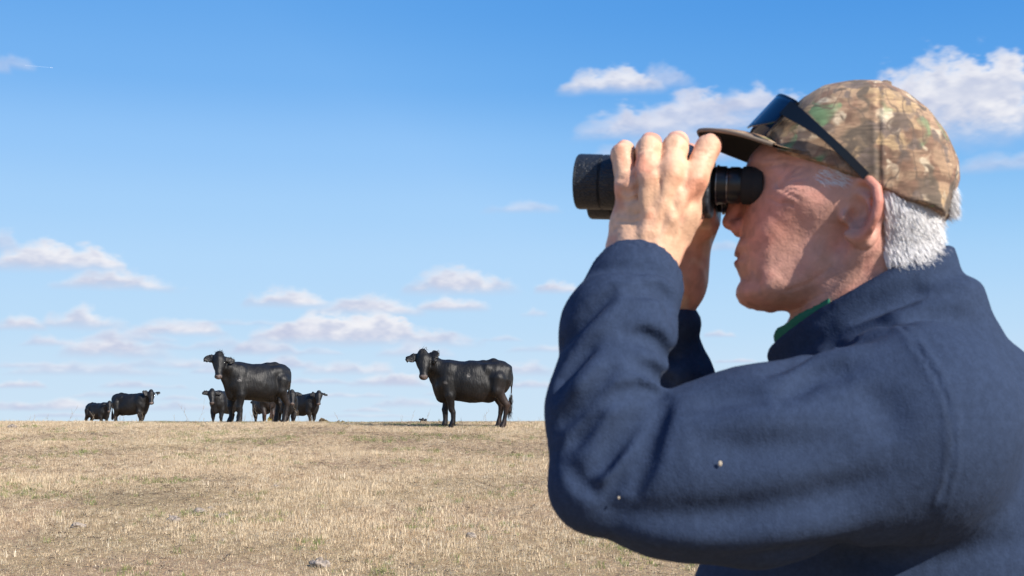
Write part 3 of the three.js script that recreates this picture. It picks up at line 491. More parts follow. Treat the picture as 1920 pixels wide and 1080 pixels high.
const tendons = [[J(1180, 352, 1.331, .0085), J(1196, 425, 1.325, .006)], [J(1216, 335, 1.318, .0105), J(1208, 430, 1.316, .0065)], [J(1257, 330, 1.316, .011), J(1222, 432, 1.314, .0065)], [J(1298, 338, 1.323, .010), J(1240, 430, 1.318, .0065)], [J(1236, 352, 1.3165, .004), J(1226, 420, 1.3135, .003)], [J(1272, 362, 1.3155, .0035), J(1262, 430, 1.3195, .003)], [J(1205, 362, 1.3155, .003), J(1216, 400, 1.3125, .003)], [J(1216, 400, 1.3125, .003), J(1208, 440, 1.312, .003)], [J(1246, 380, 1.3115, .003), J(1258, 410, 1.3145, .003)], [J(1258, 410, 1.3145, .003), J(1240, 445, 1.3145, .003)]];
const wrinkles = [[0, 0, 0, .0026, .0016, [J(1152, 350, 1.326, 0), J(1180, 362, 1.322, 0), J(1198, 352, 1.322, 0)]], [0, 0, 0, .0026, .0018, [J(1152, 368, 1.328, 0), J(1178, 378, 1.323, 0), J(1200, 370, 1.322, 0)]], [0, 0, 0, .0035, .0035, [J(1192, 330, 1.322, 0), J(1196, 352, 1.321, 0), J(1200, 372, 1.32, 0)]],
  [0, 0, 0, .003, .0016, [J(1150, 332, 1.33, 0), J(1172, 338, 1.327, 0)]], [0, 0, 0, .003, .0014, [J(1150, 392, 1.328, 0), J(1180, 398, 1.322, 0)]], ...[[1216, 276], [1266, 274], [1327, 276], [1166, 288]].flatMap(([px, py]) => [6, 12, 19, 26].map((o) => [0, 0, 0, .0016, .0013, [J(px - 20, py + o, 1.332, 0), J(px, py + o + 3, 1.329, 0), J(px + 20, py + o, 1.332, 0)]])), ...[0, 1, 2, 3, 4].map((i) => [0, 0, 0, .002, .0013, [J(1152 + i, 400 + i * 14, 1.33, 0), J(1185, 404 + i * 14, 1.318, 0), J(1215 - i * 2, 398 + i * 13, 1.313, 0)]]), [0, 0, 0, .0028, .0016, [J(1238, 340, 1.311, 0), J(1237, 372, 1.31, 0)]]];
const handR = [[[1238, 345, 1.487, .0125], [1230, 300, 1.475, .0115], [1226, 300, 1.45, .010], [1226, 306, 1.432, .009]], [[1262, 338, 1.495, .0135], [1258, 292, 1.48, .0122], [1256, 292, 1.452, .0105], [1256, 300, 1.432, .0092]], [[1290, 338, 1.497, .0138], [1290, 290, 1.482, .0125], [1288, 290, 1.452, .0108], [1288, 298, 1.432, .0095]], [[1315, 346, 1.492, .0135], [1320, 300, 1.48, .0122], [1318, 298, 1.452, .0105], [1316, 304, 1.432, .0092]]].map((f) => f.map((a) => J(...a)));
const wristR = J(1268, 525, 1.475, .026), wristR0 = J(1250, 605, 1.49, .028), palmR = [J(1258, 420, 1.49, .017), J(1276, 415, 1.495, .018), J(1296, 415, 1.495, .018), J(1314, 420, 1.487, .017)], thumbR = [J(1296, 462, 1.465, .0155), J(1324, 420, 1.445, .0135), J(1322, 402, 1.425, .012), J(1300, 400, 1.412, .010)];
function handRSDF(x, y, z) {
  let d = 9, p = 9;
  for (let i = 0; i < 4; i++) { const f = handR[i]; let q = cone(x, y, z, f[0], f[1]); q = smin(q, cone(x, y, z, f[1], f[2]), 0.004); q = smin(q, cone(x, y, z, f[2], f[3]), 0.003); d = i ? smin(d, q, 0.0035) : q; p = smin(p, cone(x, y, z, f[0], palmR[i]), 0.012); p = smin(p, cone(x, y, z, palmR[i], wristR), 0.016); }
  d = smin(d, p, 0.008); d = smin(d, cone(x, y, z, wristR, wristR0), 0.02); d = smin(d, cone(x, y, z, thumbR[0], wristR), 0.018);
  d = smin(d, smin(cone(x, y, z, thumbR[0], thumbR[1]), smin(cone(x, y, z, thumbR[1], thumbR[2]), cone(x, y, z, thumbR[2], thumbR[3]), 0.003), 0.005), 0.008);
  return d + 0.0009 * noise3(x * 85, y * 60, z * 85);
}
// ---- arms, trunk and legs
const shL = J(1690, 815, 1.215, .100), elL = J(1122, 908, 1.172, .0445), shR = J(1560, 800, 1.60, .100), elR = J(1262, 850, 1.545, .050);
const chestC = at(1690, 900, 1.42), FT = 0.083;   // height of the ground under him
const bodyCells = [];
const boxOf = (pts, pad) => [[0, 1, 2].map((k) => Math.min(...pts.map((p) => p[k])) - pad), [0, 1, 2].map((k) => Math.max(...pts.map((p) => p[k])) + pad)];
bodyCells.push(surface(headSDF, [HO.x - 0.20, HO.y - 0.20, HO.z - 0.16], [HO.x + 0.19, HO.y + 0.15, HO.z + 0.16], 0.0026, 0, 0.0016));
{ const [a, b] = boxOf([...handL.flat(), ...palmL, wristL, wristL0, ...thumbL], 0.035); bodyCells.push(surface(handLSDF, a, b, 0.0022, 1.5, 0.0013)); }
{ const [a, b] = boxOf([...handR.flat(), ...palmR, wristR, wristR0, ...thumbR], 0.035); bodyCells.push(surface(handRSDF, a, b, 0.003, 1.5, 0.002)); }
{   // what the clothes hide: trunk, arms and legs, one with the neck and the wrists
  const hip = V(chestC.x + 0.0, 0.98, chestC.z), L = (p, r) => [p.x, p.y, p.z, r], foot = (s) => V(hip.x + HL.x * 0.1 * s, FT, hip.z + HL.z * 0.1 * s);
  const f = (x, y, z) => {
    let d = ell(x, y, z, [chestC.x, chestC.y - 0.02, chestC.z], [0.13, 0.26, 0.15]);
    d = smin(d, cone(x, y, z, L(V(neckB.x, neckB.y, neckB.z), 0.06), L(chestC, 0.10)), 0.05); d = smin(d, ell(x, y, z, [hip.x, hip.y, hip.z], [0.13, 0.17, 0.14]), 0.08);
    for (const [s, e, w] of [[shL, elL, wristL0], [shR, elR, wristR0]]) { d = smin(d, cone(x, y, z, [chestC.x, chestC.y + 0.1, chestC.z, 0.07], [...s.slice(0, 3), 0.055]), 0.05); d = smin(d, cone(x, y, z, [...s.slice(0, 3), 0.05], [...e.slice(0, 3), 0.034]), 0.02); d = smin(d, cone(x, y, z, [...e.slice(0, 3), 0.034], [...w.slice(0, 3), 0.026]), 0.01); }
    for (const s of [1, -1]) { const k = foot(s); d = smin(d, cone(x, y, z, [k.x, 0.92, k.z, 0.075], [k.x, 0.52, k.z, 0.05]), 0.03); d = smin(d, cone(x, y, z, [k.x, 0.52, k.z, 0.05], [k.x, FT + 0.1, k.z, 0.036]), 0.02); d = smin(d, cone(x, y, z, [k.x + 0.03, FT + 0.045, k.z, 0.03], [k.x + HF.x * 0.14, FT + 0.04, k.z + HF.z * 0.14, 0.024]), 0.03); }
    return d;
  };
  bodyCells.push(surface(f, [0.0, 0.06, -1.75], [0.62, 1.62, -1.05], 0.016, 1.5, 0.01));
}
const scab = J(1272, 408, 1.321, 0), EAR_O = fromH(EARC[0], EARC[1], 0.085), NOSE_O = fromH(NT[0], NT[1], 0);
const skin = new THREE.MeshPhysicalMaterial({ color: 0xffffff, vertexColors: true, roughness: 0.52, specularIntensity: 0.55, sheen: 0.12, sheenColor: lin(0.9, 0.6, 0.5), bumpScale: 0.00035,
  bumpMap: grain(256, (u, v) => { const a = tile2(u * 60, v * 60, 60, 5) * 0.6 + tile2(u * 128, v * 128, 128, 1) * 0.4; return [a, a, a]; }) });
skin.bumpMap.repeat.set(9, 9);
const skinGeo = mergeGeometries(bodyCells.map((g) => boxUV(g)));
paint(skinGeo, (x, y, z, nx, ny, nz) => {
  const n = fbm3(x * 38, y * 38, z * 38, 3), m = fbm3(x * 130, y * 130, z * 130, 2), [u, v, w] = toH(x, y, z);
  const onHead = u < 0.16 && u > -0.14 && Math.abs(w) < 0.13 && y > HO.y - 0.22 && x > at(1340, 400, 1.38).x;
  let c = [0.50, 0.29, 0.205];
  if (onHead) {
    c = [0.59, 0.315, 0.24];
    const red = clamp(bump(u, v, eyeU - 0.02, eyeV - 0.045, 0.03, 0.03) * 0.8 + bump(u, v, NT[0], NT[1], 0.022, 0.02) + sstep(0.078, 0.088, Math.abs(w)) * 0.9 + 0.3 * sstep(0.05, 0.3, n)) * 0.75;
    c = [mix(c[0], 0.57, red), mix(c[1], 0.215, red), mix(c[2], 0.16, red)];
    const lip = clamp(bump(u, v, LIPU[0], LIPU[1] - 0.001, 0.012, 0.0045) + bump(u, v, LIPL[0], LIPL[1], 0.012, 0.005)) * (Math.abs(w) < 0.024 ? 1 : 0);
    c = [mix(c[0], 0.38, lip), mix(c[1], 0.135, lip), mix(c[2], 0.115, lip)];
  } else {
    const knuckle = Math.max(...handL.map((f) => Math.exp(-((len(x - f[0][0], y - f[0][1], z - f[0][2] - 0.012) / 0.012) ** 2))));
    const r = clamp(knuckle * 0.7 + sstep(0.0, 0.25, n) * 0.9);
    c = [mix(0.75, 0.66, r), mix(0.45, 0.305, r), mix(0.295, 0.19, r)];
    const s = Math.exp(-((len(x - scab[0], y - scab[1], z - scab[2]) / 0.006) ** 2)) * 0.75; c = [mix(c[0], 0.40, s), mix(c[1], 0.12, s), mix(c[2], 0.11, s)];
  }
  const age = sstep(0.17, 0.3, fbm3(x * 70 + 4, y * 70, z * 70, 2)) * 0.16, pore = noise3(x * 420, y * 420, z * 420), k = (1 + 0.2 * n + 0.22 * m) * (1 - age) * (1 + 0.07 * pore); return [c[0] * k, c[1] * k * (1 - 0.05 * n), c[2] * k];
});
part('body', skinGeo, skin, man);
for (const s of [1, -1]) { const e = part('eye', new THREE.SphereGeometry(0.0112, 20, 14), mat(0.75, 0.73, 0.70, 0.15), man); e.position.copy(fromH(EYE_L[0] - 0.015, EYE_L[1], EYE_L[2] * s)); }

// ---- white hair below the cap and through its back opening
const hairWhite = new THREE.MeshPhysicalMaterial({ color: lin(0.70, 0.69, 0.69), roughness: 0.8 });
{
  const r = rng(31), pos = [], idx = [], nor = [];
  const strand = (p, d, l, w, n) => { const o = pos.length / 3, q = n.clone().cross(d).normalize().multiplyScalar(w), m = p.clone().addScaledVector(d, l * 0.5), t = p.clone().addScaledVector(d, l).addScaledVector(V(0, -1, 0), l * 0.15); const fn = d.clone().cross(q).normalize(); for (const a of [p.clone().sub(q), p.clone().add(q), m.clone().sub(q), m.clone().add(q), t]) { pos.push(a.x, a.y, a.z); nor.push(fn.x, fn.y, fn.z); } idx.push(o, o + 2, o + 1, o + 1, o + 2, o + 3, o + 2, o + 4, o + 3); };
  // the hairy parts of the scalp in the head's own side view
  const nape = [[1652, 335, .072], [1700, 360, .07], [1775, 395, .02], [1790, 440, .0], [1772, 474, .0], [1735, 484, .03], [1700, 490, .05], [1668, 502, .06], [1654, 470, .066], [1655, 420, .07]].map((p) => headAt(p[0], p[1], p[2])), temple = [[1540, 308, .07], [1605, 325, .075], [1606, 346, .075], [1588, 350, .075], [1560, 345, .074], [1535, 345, .072], [1522, 336, .07]].map((p) => headAt(p[0], p[1], p[2]));
  const edge = (P, x, y) => { let c = false, d = 9; for (let a = 0, b = P.length - 1; a < P.length; b = a++) { if ((P[a][1] > y) !== (P[b][1] > y) && x < (P[b][0] - P[a][0]) * (y - P[a][1]) / (P[b][1] - P[a][1]) + P[a][0]) c = !c; const ex = P[a][0] - P[b][0], ey = P[a][1] - P[b][1], h = clamp(((x - P[b][0]) * ex + (y - P[b][1]) * ey) / (ex * ex + ey * ey)); d = Math.min(d, len(x - P[b][0] - ex * h, y - P[b][1] - ey * h)); } return c ? -d : d; };
  const normalAt = (u, v, s, w) => { const e = 0.003, n = V(headBase(u + e, v, w) - headBase(u - e, v, w), headBase(u, v + e, w) - headBase(u, v - e, w), headBase(u, v, w + e) - headBase(u, v, w - e)).normalize(); return HF.clone().multiplyScalar(n.x).add(V(0, n.y, 0)).addScaledVector(HL, n.z * s).normalize(); };
  const shell = (x, y, z) => { const [u, v, w] = toH(x, y, z), e = edge(nape, u, v), thick = 0.0070 * sstep(0.004, -0.016, e) - 0.004; return (headBase(u, v, Math.abs(w)) - thick) + 0.0008 * noise3(x * 330 - y * 160, y * 70, z * 330) + 0.0006 * noise3(x * 600, y * 160, z * 600) + (e > 0.004 ? e : 0); };
  const shellGeo = surface(shell, [HO.x - 0.08, HO.y - 0.11, HO.z - 0.11], [HO.x + 0.17, HO.y + 0.06, HO.z + 0.12], 0.0026, 0, 0.0012);
  const scatter = (P, n, box, up, lay, long, wide = 0.0006) => { let k = 0, guard = 0; while (k < n && guard++ < n * 40) { const u = mix(box[0], box[1], r()), v = mix(box[2], box[3], r()), e = edge(P, u, v); if (e > -0.001 * r()) continue; let wa = 0, wb = 0.12; if (headBase(u, v, 0) > 0) continue; for (let q = 0; q < 14; q++) { const wm = (wa + wb) / 2; if (headBase(u, v, wm) < 0) wa = wm; else wb = wm; } const w = wa; const s = k++ % 3 ? 1 : -1, n0 = normalAt(u, v, s, w); strand(fromH(u, v, w * s).addScaledVector(n0, up * sstep(0, -0.014, e)), lay.clone().addScaledVector(n0, 0.16 + 0.3 * r()).add(V(r() - 0.5, r() - 0.5, r() - 0.5).multiplyScalar(0.55)).normalize(), long * (0.6 + r() * 0.8), wide, n0.clone().addScaledVector(V(r() - 0.5, r() - 0.5, r() - 0.5), 0.5).normalize()); } };
  const bx = (P) => [Math.min(...P.map((p) => p[0])), Math.max(...P.map((p) => p[0])), Math.min(...P.map((p) => p[1])), Math.max(...P.map((p) => p[1]))];
  scatter(nape, 15000, bx(nape), 0.0032, V(0, -0.9, 0).addScaledVector(HF, -0.45), 0.013);
  scatter(temple, 240, bx(temple), 0.0002, V(0, -0.45, 0).addScaledVector(HF, -0.9), 0.011, 0.0002);
  for (let i = 0; i < 2400; i++) { const [u, v] = headAt(1768 + r() * 12, 338 + r() * 48, 0), w = (r() - 0.5) * 0.055, nb = HF.clone().negate().addScaledVector(HL, w * 12 + r() - 0.5).normalize(); strand(fromH(u - 0.002 + Math.abs(w) * 0.3, v, w), V(0, -0.75, 0).addScaledVector(HF, -0.62).addScaledVector(HL, (r() - 0.5) * 0.7).normalize(), 0.009 + r() * 0.013, 0.0006, nb); }
  const g = new THREE.BufferGeometry(); g.setAttribute('position', new THREE.Float32BufferAttribute(pos, 3)); g.setAttribute('normal', new THREE.Float32BufferAttribute(nor, 3)); g.setIndex(idx);
  part('hair', mergeGeometries([shellGeo, g]), hairWhite, man).userData.kind = 'stuff';
}

// ---- camouflage cap
const cap = new THREE.Group();
{
  const crown = inflate([[1432, 264, .06], [1452, 240, .07], [1478, 216, .075], [1505, 190, .08], [1545, 166, .085], [1600, 155.5, .09], [1650, 157, .09], [1700, 177, .09], [1742, 210, .085], [1775, 252, .08], [1796, 300, .075], [1799, 335, .07], [1790, 365, .065], [1782, 400, .05], [1772, 412, .012, .02], [1700, 381, .003, .075], [1640, 352, .003, .083], [1570, 321, .003, .083], [1505, 298, .003, .078], [1455, 290, .004, .05]],
    (u, v) => 0.0845 - 0.010 * sstep(0.03, 0.14, u) - 0.004 * sstep(-0.06, -0.12, u), [-0.14, -0.06], [0.15, 0.17], 0.0012);
  const seamAt = [headAt(1716, 215, .0), headAt(1688, 372, .08), headAt(1560, 165, 0), headAt(1535, 300, .08)];
  const btn = headAt(1660, 160);
  const f = (x, y, z) => {
    const [u, v, w] = toH(x, y, z), a = Math.abs(w); let d = (a - crown(u, v)) * 0.6;
    // panel seams run down from the button
    for (const th of [0.35, 1.45, 2.55, -0.35, -1.45, -2.55]) { const du = u - btn[0], s = du * Math.cos(th) + w * Math.sin(th), t = -du * Math.sin(th) + w * Math.cos(th); if (s > 0) { d += 0.0011 * Math.exp(-((t / 0.0016) ** 2)) - 0.0007 * Math.exp(-(((Math.abs(t) - 0.0045) / 0.0025) ** 2)); } }
    d = smin(d, ell(u, v, w, [btn[0], btn[1] + 0.001, 0], [0.008, 0.005, 0.008]), 0.002);
    return d + 0.0016 * noise3(x * 26, y * 26, z * 26);
  };
  let g = surface(f, [HO.x - 0.16, HO.y - 0.05, HO.z - 0.16], [HO.x + 0.17, HO.y + 0.16, HO.z + 0.16], 0.0032, 0, 0.002);
  // cloth colours in the cap's own axes
  const P = g.attributes.position; g = boxUV(g);
  const camo = grain(1024, (a, b) => {
    const q = (s, o, k = 1) => { let x = a * s + k * 0.6 * (tile2(a * s * 2, b * s * 2, s * 2, o + 3) - 0.5), y = b * s + k * 0.6 * (tile2(a * s * 2, b * s * 2, s * 2, o + 8) - 0.5); return 0.6 * tile2(x, y, s, o) + 0.28 * tile2(x * 2, y * 2, s * 2, o + 1) + 0.12 * tile2(x * 5, y * 5, s * 5, o + 2); };
    let c = [0.63, 0.52, 0.42];
    const put3 = (k, t, s = 0.04) => { const h = sstep(0, s, t); c = c.map((v, i) => mix(v, k[i], h)); };
    put3([0.70, 0.59, 0.45], q(7, 10) - 0.52, 0.22); put3([0.50, 0.39, 0.32], q(10, 30) - 0.54, 0.2); put3([0.82, 0.75, 0.64], q(11, 50) - 0.62, 0.2); put3([0.40, 0.35, 0.30], q(9, 70) - 0.56, 0.18); put3([0.46, 0.40, 0.36], q(16, 90) - 0.56, 0.2); put3([0.45, 0.56, 0.40], q(6, 110) - 0.68, 0.1); put3([0.42, 0.36, 0.31], Math.abs(tile2(a * 16 + 2 * tile2(a * 8, b * 8, 8, 4), b * 5, 16, 140) - 0.5) * -1 + 0.05, 0.06); { const k = 0.86 + 0.28 * tile2(a * 24 + 3 * tile2(a * 12, b * 12, 12, 44), b * 96, 96, 61); c = c.map((v) => v * k); }
    const w = 0.93 + 0.14 * (Math.sin(b * 1024 * 0.9) > 0 ? 1 : 0) * (Math.sin(a * 1024 * 0.7) > -0.4 ? 1 : 0) - 0.05 * tile2(a * 300, b * 300, 300, 9);
    return c.map((v) => v * w);
  }, true);
  camo.repeat.set(5.2, 5.2);
  part('crown', g, new THREE.MeshPhysicalMaterial({ map: camo, bumpMap: camo, bumpScale: 0.0006, roughness: 0.95, sheen: 0.2, sheenColor: lin(.5, .45, .4) }), cap);
  // brim: an arched sheet with a rounded front, top and under cloth with a stitched rim
  const rows = 26, cols = 40, top = [], uv = [], pos = [], bot = [];
  const [bu, bv] = headAt(1470, 285), [tu, tv] = headAt(1312, 262);
  const brimAt = (s, t) => {   // s -1..1 across, t 0 at the crown .. 1 at the rim
    const wide = 0.083, a = s * 1.16, back = bu - 0.012 - 0.048 * (1 - Math.cos(a)) - 0.020 * s * s, front = tu - 0.085 * (1 - Math.pow(Math.max(0, 1 - Math.pow(Math.abs(s), 2.6)), 0.62));
    const u = mix(back, Math.max(front, back + 0.004), t), w = wide * s * mix(0.985, 1, t), k = (u - bu) / (tu - bu);
    const v = mix(bv, tv, k) + 0.006 * Math.sin(PI * clamp(k)) - 0.023 * s * s * (1 - 0.2 * t) + 0.006;
    return [u, v, w];
  };
  for (let j = 0; j <= rows; j++) for (let i = 0; i <= cols; i++) { const [u, v, w] = brimAt(i / cols * 2 - 1, j / rows); top.push([u, v, w]); }
  const sheet = (off, flip) => { const p = [], q = [], id = []; for (const [u, v, w] of top) { const a = fromH(u, v + off, w); p.push(a.x, a.y, a.z); q.push(u, w); } for (let j = 0; j < rows; j++) for (let i = 0; i < cols; i++) { const a = j * (cols + 1) + i, b = a + 1, c = a + cols + 1, d = c + 1; flip ? id.push(a, b, c, b, d, c) : id.push(a, c, b, b, c, d); } const g = new THREE.BufferGeometry(); g.setAttribute('position', new THREE.Float32BufferAttribute(p, 3)); g.setAttribute('uv', new THREE.Float32BufferAttribute(q, 2)); g.setIndex(id); g.computeVertexNormals(); return g; };
  const brimTop = new THREE.MeshPhysicalMaterial({ color: lin(0.9, 0.82, 0.75), map: camo, roughness: 0.95 });
  part('brim', sheet(0.0016, false), brimTop, cap);
  part('brim_lining', sheet(-0.0016, true), mat(0.02, 0.017, 0.015, 0.95), cap);
  const rim = []; for (let i = 0; i <= cols; i++) { const [u, v, w] = top[rows * (cols + 1) + i]; rim.push(fromH(u, v, w)); }
  part('rim', new THREE.TubeGeometry(new THREE.CatmullRomCurve3(rim), 90, 0.0023, 8), mat(0.20, 0.155, 0.115, 0.95), cap);
  // strap and opening at the back
  const st = []; for (let i = 0; i <= 16; i++) { const a = (i / 16 - 0.5) * 2.1, [u, v] = headAt(1772, 400); st.push(fromH(u + 0.012 + 0.05 * (1 - Math.cos(a)), v + 0.001, Math.sin(a) * 0.068)); }
  const strap = new THREE.TubeGeometry(new THREE.CatmullRomCurve3(st), 40, 0.009, 8); strap.translate(0, 0, 0);
  part('strap', strap, mat(0.035, 0.03, 0.026, 0.85), cap);
  put(cap, 'cap', man);
}

// ---- jacket
const TA = 22 * PI / 180, TF = V(-Math.cos(TA), 0, -Math.sin(TA)), TL = V(-Math.sin(TA), 0, Math.cos(TA)), TO = at(1745, 900, 1.43);
const trunk = (x, y, z) => { const a = x - TO.x, c = z - TO.z; return [a * TF.x + c * TF.z, y - TO.y, a * TL.x + c * TL.z]; };
const armL = [shL, J(1400, 876, 1.195, .0865), J(1255, 893, 1.182, .071), elL], foreL = [elL, J(1135, 770, 1.20, .0525), J(1160, 620, 1.262, .054), J(1188, 545, 1.308, .0450), J(1198, 517, 1.328, .0425)];
const armR = [shR, elR], foreR = [J(1262, 850, 1.535, .056), J(1252, 715, 1.52, .052), J(1238, 640, 1.50, .040), J(1243, 592, 1.488, .036)];
const rollR1 = J(1268, 606, 1.485, 0), rollR2 = J(1276, 704, 1.49, 0), rollR3 = J(1292, 768, 1.50, 0);
const collarC = at(1630, 562, 1.385), FOLDS = [];
function jacket0(x, y, z) {
  const [u, v, w] = trunk(x, y, z);
  let d = ell(u, v, w, [0.01, -0.06, 0], [0.185, 0.24, 0.225]);
  d = smin(d, ell(u, v, w, [0.07, -0.27, 0], [0.235, 0.28, 0.215]), 0.10);
  d = smin(d, ell(u, v, w, [-0.025, -0.035, 0], [0.112, 0.19, 0.20]), 0.06);
  d = Math.max(d, 0.93 - y);
  let a = 9; for (let i = 0; i < 3; i++) a = smin(a, cone(x, y, z, armL[i], armL[i + 1]), 0.03);
  let b = cone(x, y, z, armR[0], armR[1]);
  // yoke from the neck to the shoulders
  d = smin(d, cone(x, y, z, [collarC.x + 0.035, collarC.y - 0.085, collarC.z, 0.082], [shL[0] + 0.03, shL[1] + 0.02, shL[2] - 0.02, 0.085]), 0.05);
  d = smin(d, cone(x, y, z, [collarC.x + 0.035, collarC.y - 0.085, collarC.z, 0.082], [shR[0] + 0.02, shR[1] + 0.02, shR[2], 0.08]), 0.05);
  d = smin(d, a, 0.035); d = smin(d, b, 0.04);
  let e = 9; for (let i = 0; i < foreL.length - 1; i++) e = smin(e, cone(x, y, z, foreL[i], foreL[i + 1]), 0.02);
  const cu = foreL[4], c3 = foreL[3], ax = [cu[0] - c3[0], cu[1] - c3[1], cu[2] - c3[2]], al = len(...ax), s = ((x - cu[0]) * ax[0] + (y - cu[1]) * ax[1] + (z - cu[2]) * ax[2]) / al;
  e = smax(e, s - 0.006, 0.008); e = smax(e, -(cone(x, y, z, [c3[0], c3[1], c3[2], .037], [cu[0] + ax[0], cu[1] + ax[1], cu[2] + ax[2], .036])), 0.004);
  { const rx = x - cu[0] - ax[0] / al * s, rz = z - cu[2] - ax[2] / al * s, an = Math.atan2(rz, rx); e -= 0.0011 * Math.sin(an * 34) * sstep(-0.026, -0.012, s) * (Math.abs(e) < 0.03 ? 1 : 0); }
  d = smin(d, e, 0.010);
  let g = 9; for (let i = 0; i < foreR.length - 1; i++) g = smin(g, cone(x, y, z, foreR[i], foreR[i + 1]), 0.02);
  g = smin(g, ell(x, y, z, rollR1, [0.029, 0.022, 0.040]), 0.010); g = smin(g, ell(x, y, z, rollR2, [0.027, 0.026, 0.045]), 0.010); g = smin(g, ell(x, y, z, rollR3, [0.028, 0.026, 0.045]), 0.010); g = smin(g, b, 0.012); d = smin(d, g, 0.012);
  // stand-up collar: a leaning band round the neck, open towards the chin
  const qa = x - collarC.x, qb = y - collarC.y, qc = z - collarC.z, fu = qa * TF.x + qc * TF.z, fw = qa * TL.x + qc * TL.z, lean = fu - 0.25 * qb - 0.012;   // the band leans forward as it rises
  const rr = len(lean / 0.105, fw / 0.082), shell = Math.abs((rr - 1) * 0.085) - 0.0075, topv = qb - (0.0085 - 0.56 * fu), botv = -0.10 - qb;
  let col = smax(smax(shell, topv, 0.010), botv, 0.01); col = smax(col, fu - 0.125, 0.01);
  d = smin(d, col, 0.008);
  const rr2 = len((lean + 0.008) / 0.110, fw / 0.096); let roll = smax(smax(Math.abs((rr2 - 1) * 0.1) - 0.012, qb - (-0.026 - 0.42 * fu), 0.02), -0.12 - qb, 0.01); roll = smax(roll, fu - 0.06, 0.03); d = smin(d, roll, 0.018);
  return d;
}
// folds of the cloth: [depth, half width, course], the course laid on the sleeve and the back
function onCloth(px, py) { const d = at(px, py, 1).sub(EYE).normalize(); let t = 0.95; for (let i = 0; i < 90; i++) { const q = jacket0(EYE.x + d.x * t, EYE.y + d.y * t, EYE.z + d.z * t); if (q < 0.0004) break; t += q * 0.85; if (t > 2.2) return null; } return [EYE.x + d.x * t, EYE.y + d.y * t, EYE.z + d.z * t, 0]; }
function fold(depth, width, ...course) { const fine = []; for (let i = 0; i < course.length - 1; i++) for (let k = 0; k < 3; k++) fine.push([mix(course[i][0], course[i + 1][0], k / 3), mix(course[i][1], course[i + 1][1], k / 3)]); fine.push(course[course.length - 1]); const p = fine.map((c) => onCloth(...c)).filter(Boolean); if (p.length > 1) { const lo = [0, 1, 2].map((k) => Math.min(...p.map((q) => q[k])) - width * 3), hi = [0, 1, 2].map((k) => Math.max(...p.map((q) => q[k])) + width * 3); FOLDS.push({ depth, width, p, lo, hi, n: p.length - 1 }); } }
// forearm: long creases that run down to the outer edge
fold(.0090, .0075, [1146, 546], [1100, 589], [1068, 624], [1046, 650]); fold(-.0032, .012, [1160, 572], [1115, 615], [1075, 655]);
fold(.0090, .0075, [1112, 642], [1080, 674], [1056, 706], [1044, 738]); fold(-.0032, .012, [1130, 672], [1095, 712], [1062, 752]);
fold(.0095, .0075, [1144, 692], [1104, 742], [1066, 776], [1044, 794]); fold(-.0030, .012, [1158, 726], [1118, 772], [1074, 812]);
fold(.0070, .0070, [1130, 760], [1098, 796], [1068, 838]); fold(.0080, .0070, [1205, 775], [1165, 822], [1128, 868], [1096, 892]); fold(-.0030, .012, [1195, 838], [1155, 885], [1112, 926]);
fold(.0060, .0070, [1222, 800], [1196, 846], [1158, 902], [1130, 930]); fold(.0055, .0080, [1066, 872], [1092, 905], [1130, 930]);
// rolls pushed up at the inner side of the elbow
fold(.0130, .0065, [1186, 546], [1215, 541], [1240, 546], [1256, 560], [1260, 586]); fold(-.0030, .009, [1200, 520], [1240, 522], [1268, 545]);
fold(.0125, .0062, [1178, 628], [1208, 630], [1234, 642], [1252, 660], [1266, 672]); fold(-.0028, .010, [1190, 600], [1230, 606], [1256, 625]);
fold(.0125, .0062, [1196, 687], [1224, 696], [1244, 710], [1260, 722]); fold(-.0026, .010, [1190, 664], [1226, 674], [1250, 690]);
fold(.0115, .0062, [1120, 756], [1160, 738], [1200, 730], [1234, 737]); fold(-.0024, .009, [1196, 712], [1226, 716], [1246, 728]);
fold(.0150, .0080, [1246, 752], [1230, 778], [1216, 812], [1208, 856], [1188, 912]); fold(.0045, .008, [1118, 506], [1160, 500], [1215, 503], [1262, 520]);
// upper arm and shoulder
fold(.0050, .014, [1130, 955], [1240, 968], [1360, 965], [1480, 948], [1600, 915], [1670, 892]); fold(-.0050, .018, [1110, 985], [1250, 1008], [1400, 1008], [1560, 985], [1680, 962]);
fold(.0040, .013, [1300, 760], [1380, 742], [1450, 742]); fold(.0035, .016, [1290, 830], [1420, 838], [1560, 826]); fold(-.0030, .02, [1300, 795], [1440, 790], [1580, 780]);
fold(.0055, .010, [1440, 700], [1490, 672], [1560, 645], [1650, 628]); fold(.0060, .011, [1470, 742], [1530, 700], [1600, 690]); fold(-.0035, .013, [1460, 715], [1540, 672], [1640, 652]);
fold(.0060, .009, [1500, 655], [1560, 622], [1640, 602], [1700, 606]); fold(.0075, .009, [1590, 600], [1650, 572], [1720, 545], [1800, 545]); fold(.0045, .012, [1700, 600], [1760, 590], [1830, 600]);
fold(.0040, .02, [1600, 720], [1660, 760], [1690, 830]); fold(.0060, .012, [1420, 1040], [1560, 1030], [1700, 1055], [1800, 1045], [1918, 1012]);
const SEAM = [[1690, 612], [1722, 655], [1752, 700], [1775, 752], [1786, 815], [1782, 880], [1766, 930], [1738, 1020]].map((c) => onCloth(...c)).filter(Boolean);
const seamBox = boxOf(SEAM, 0.03);
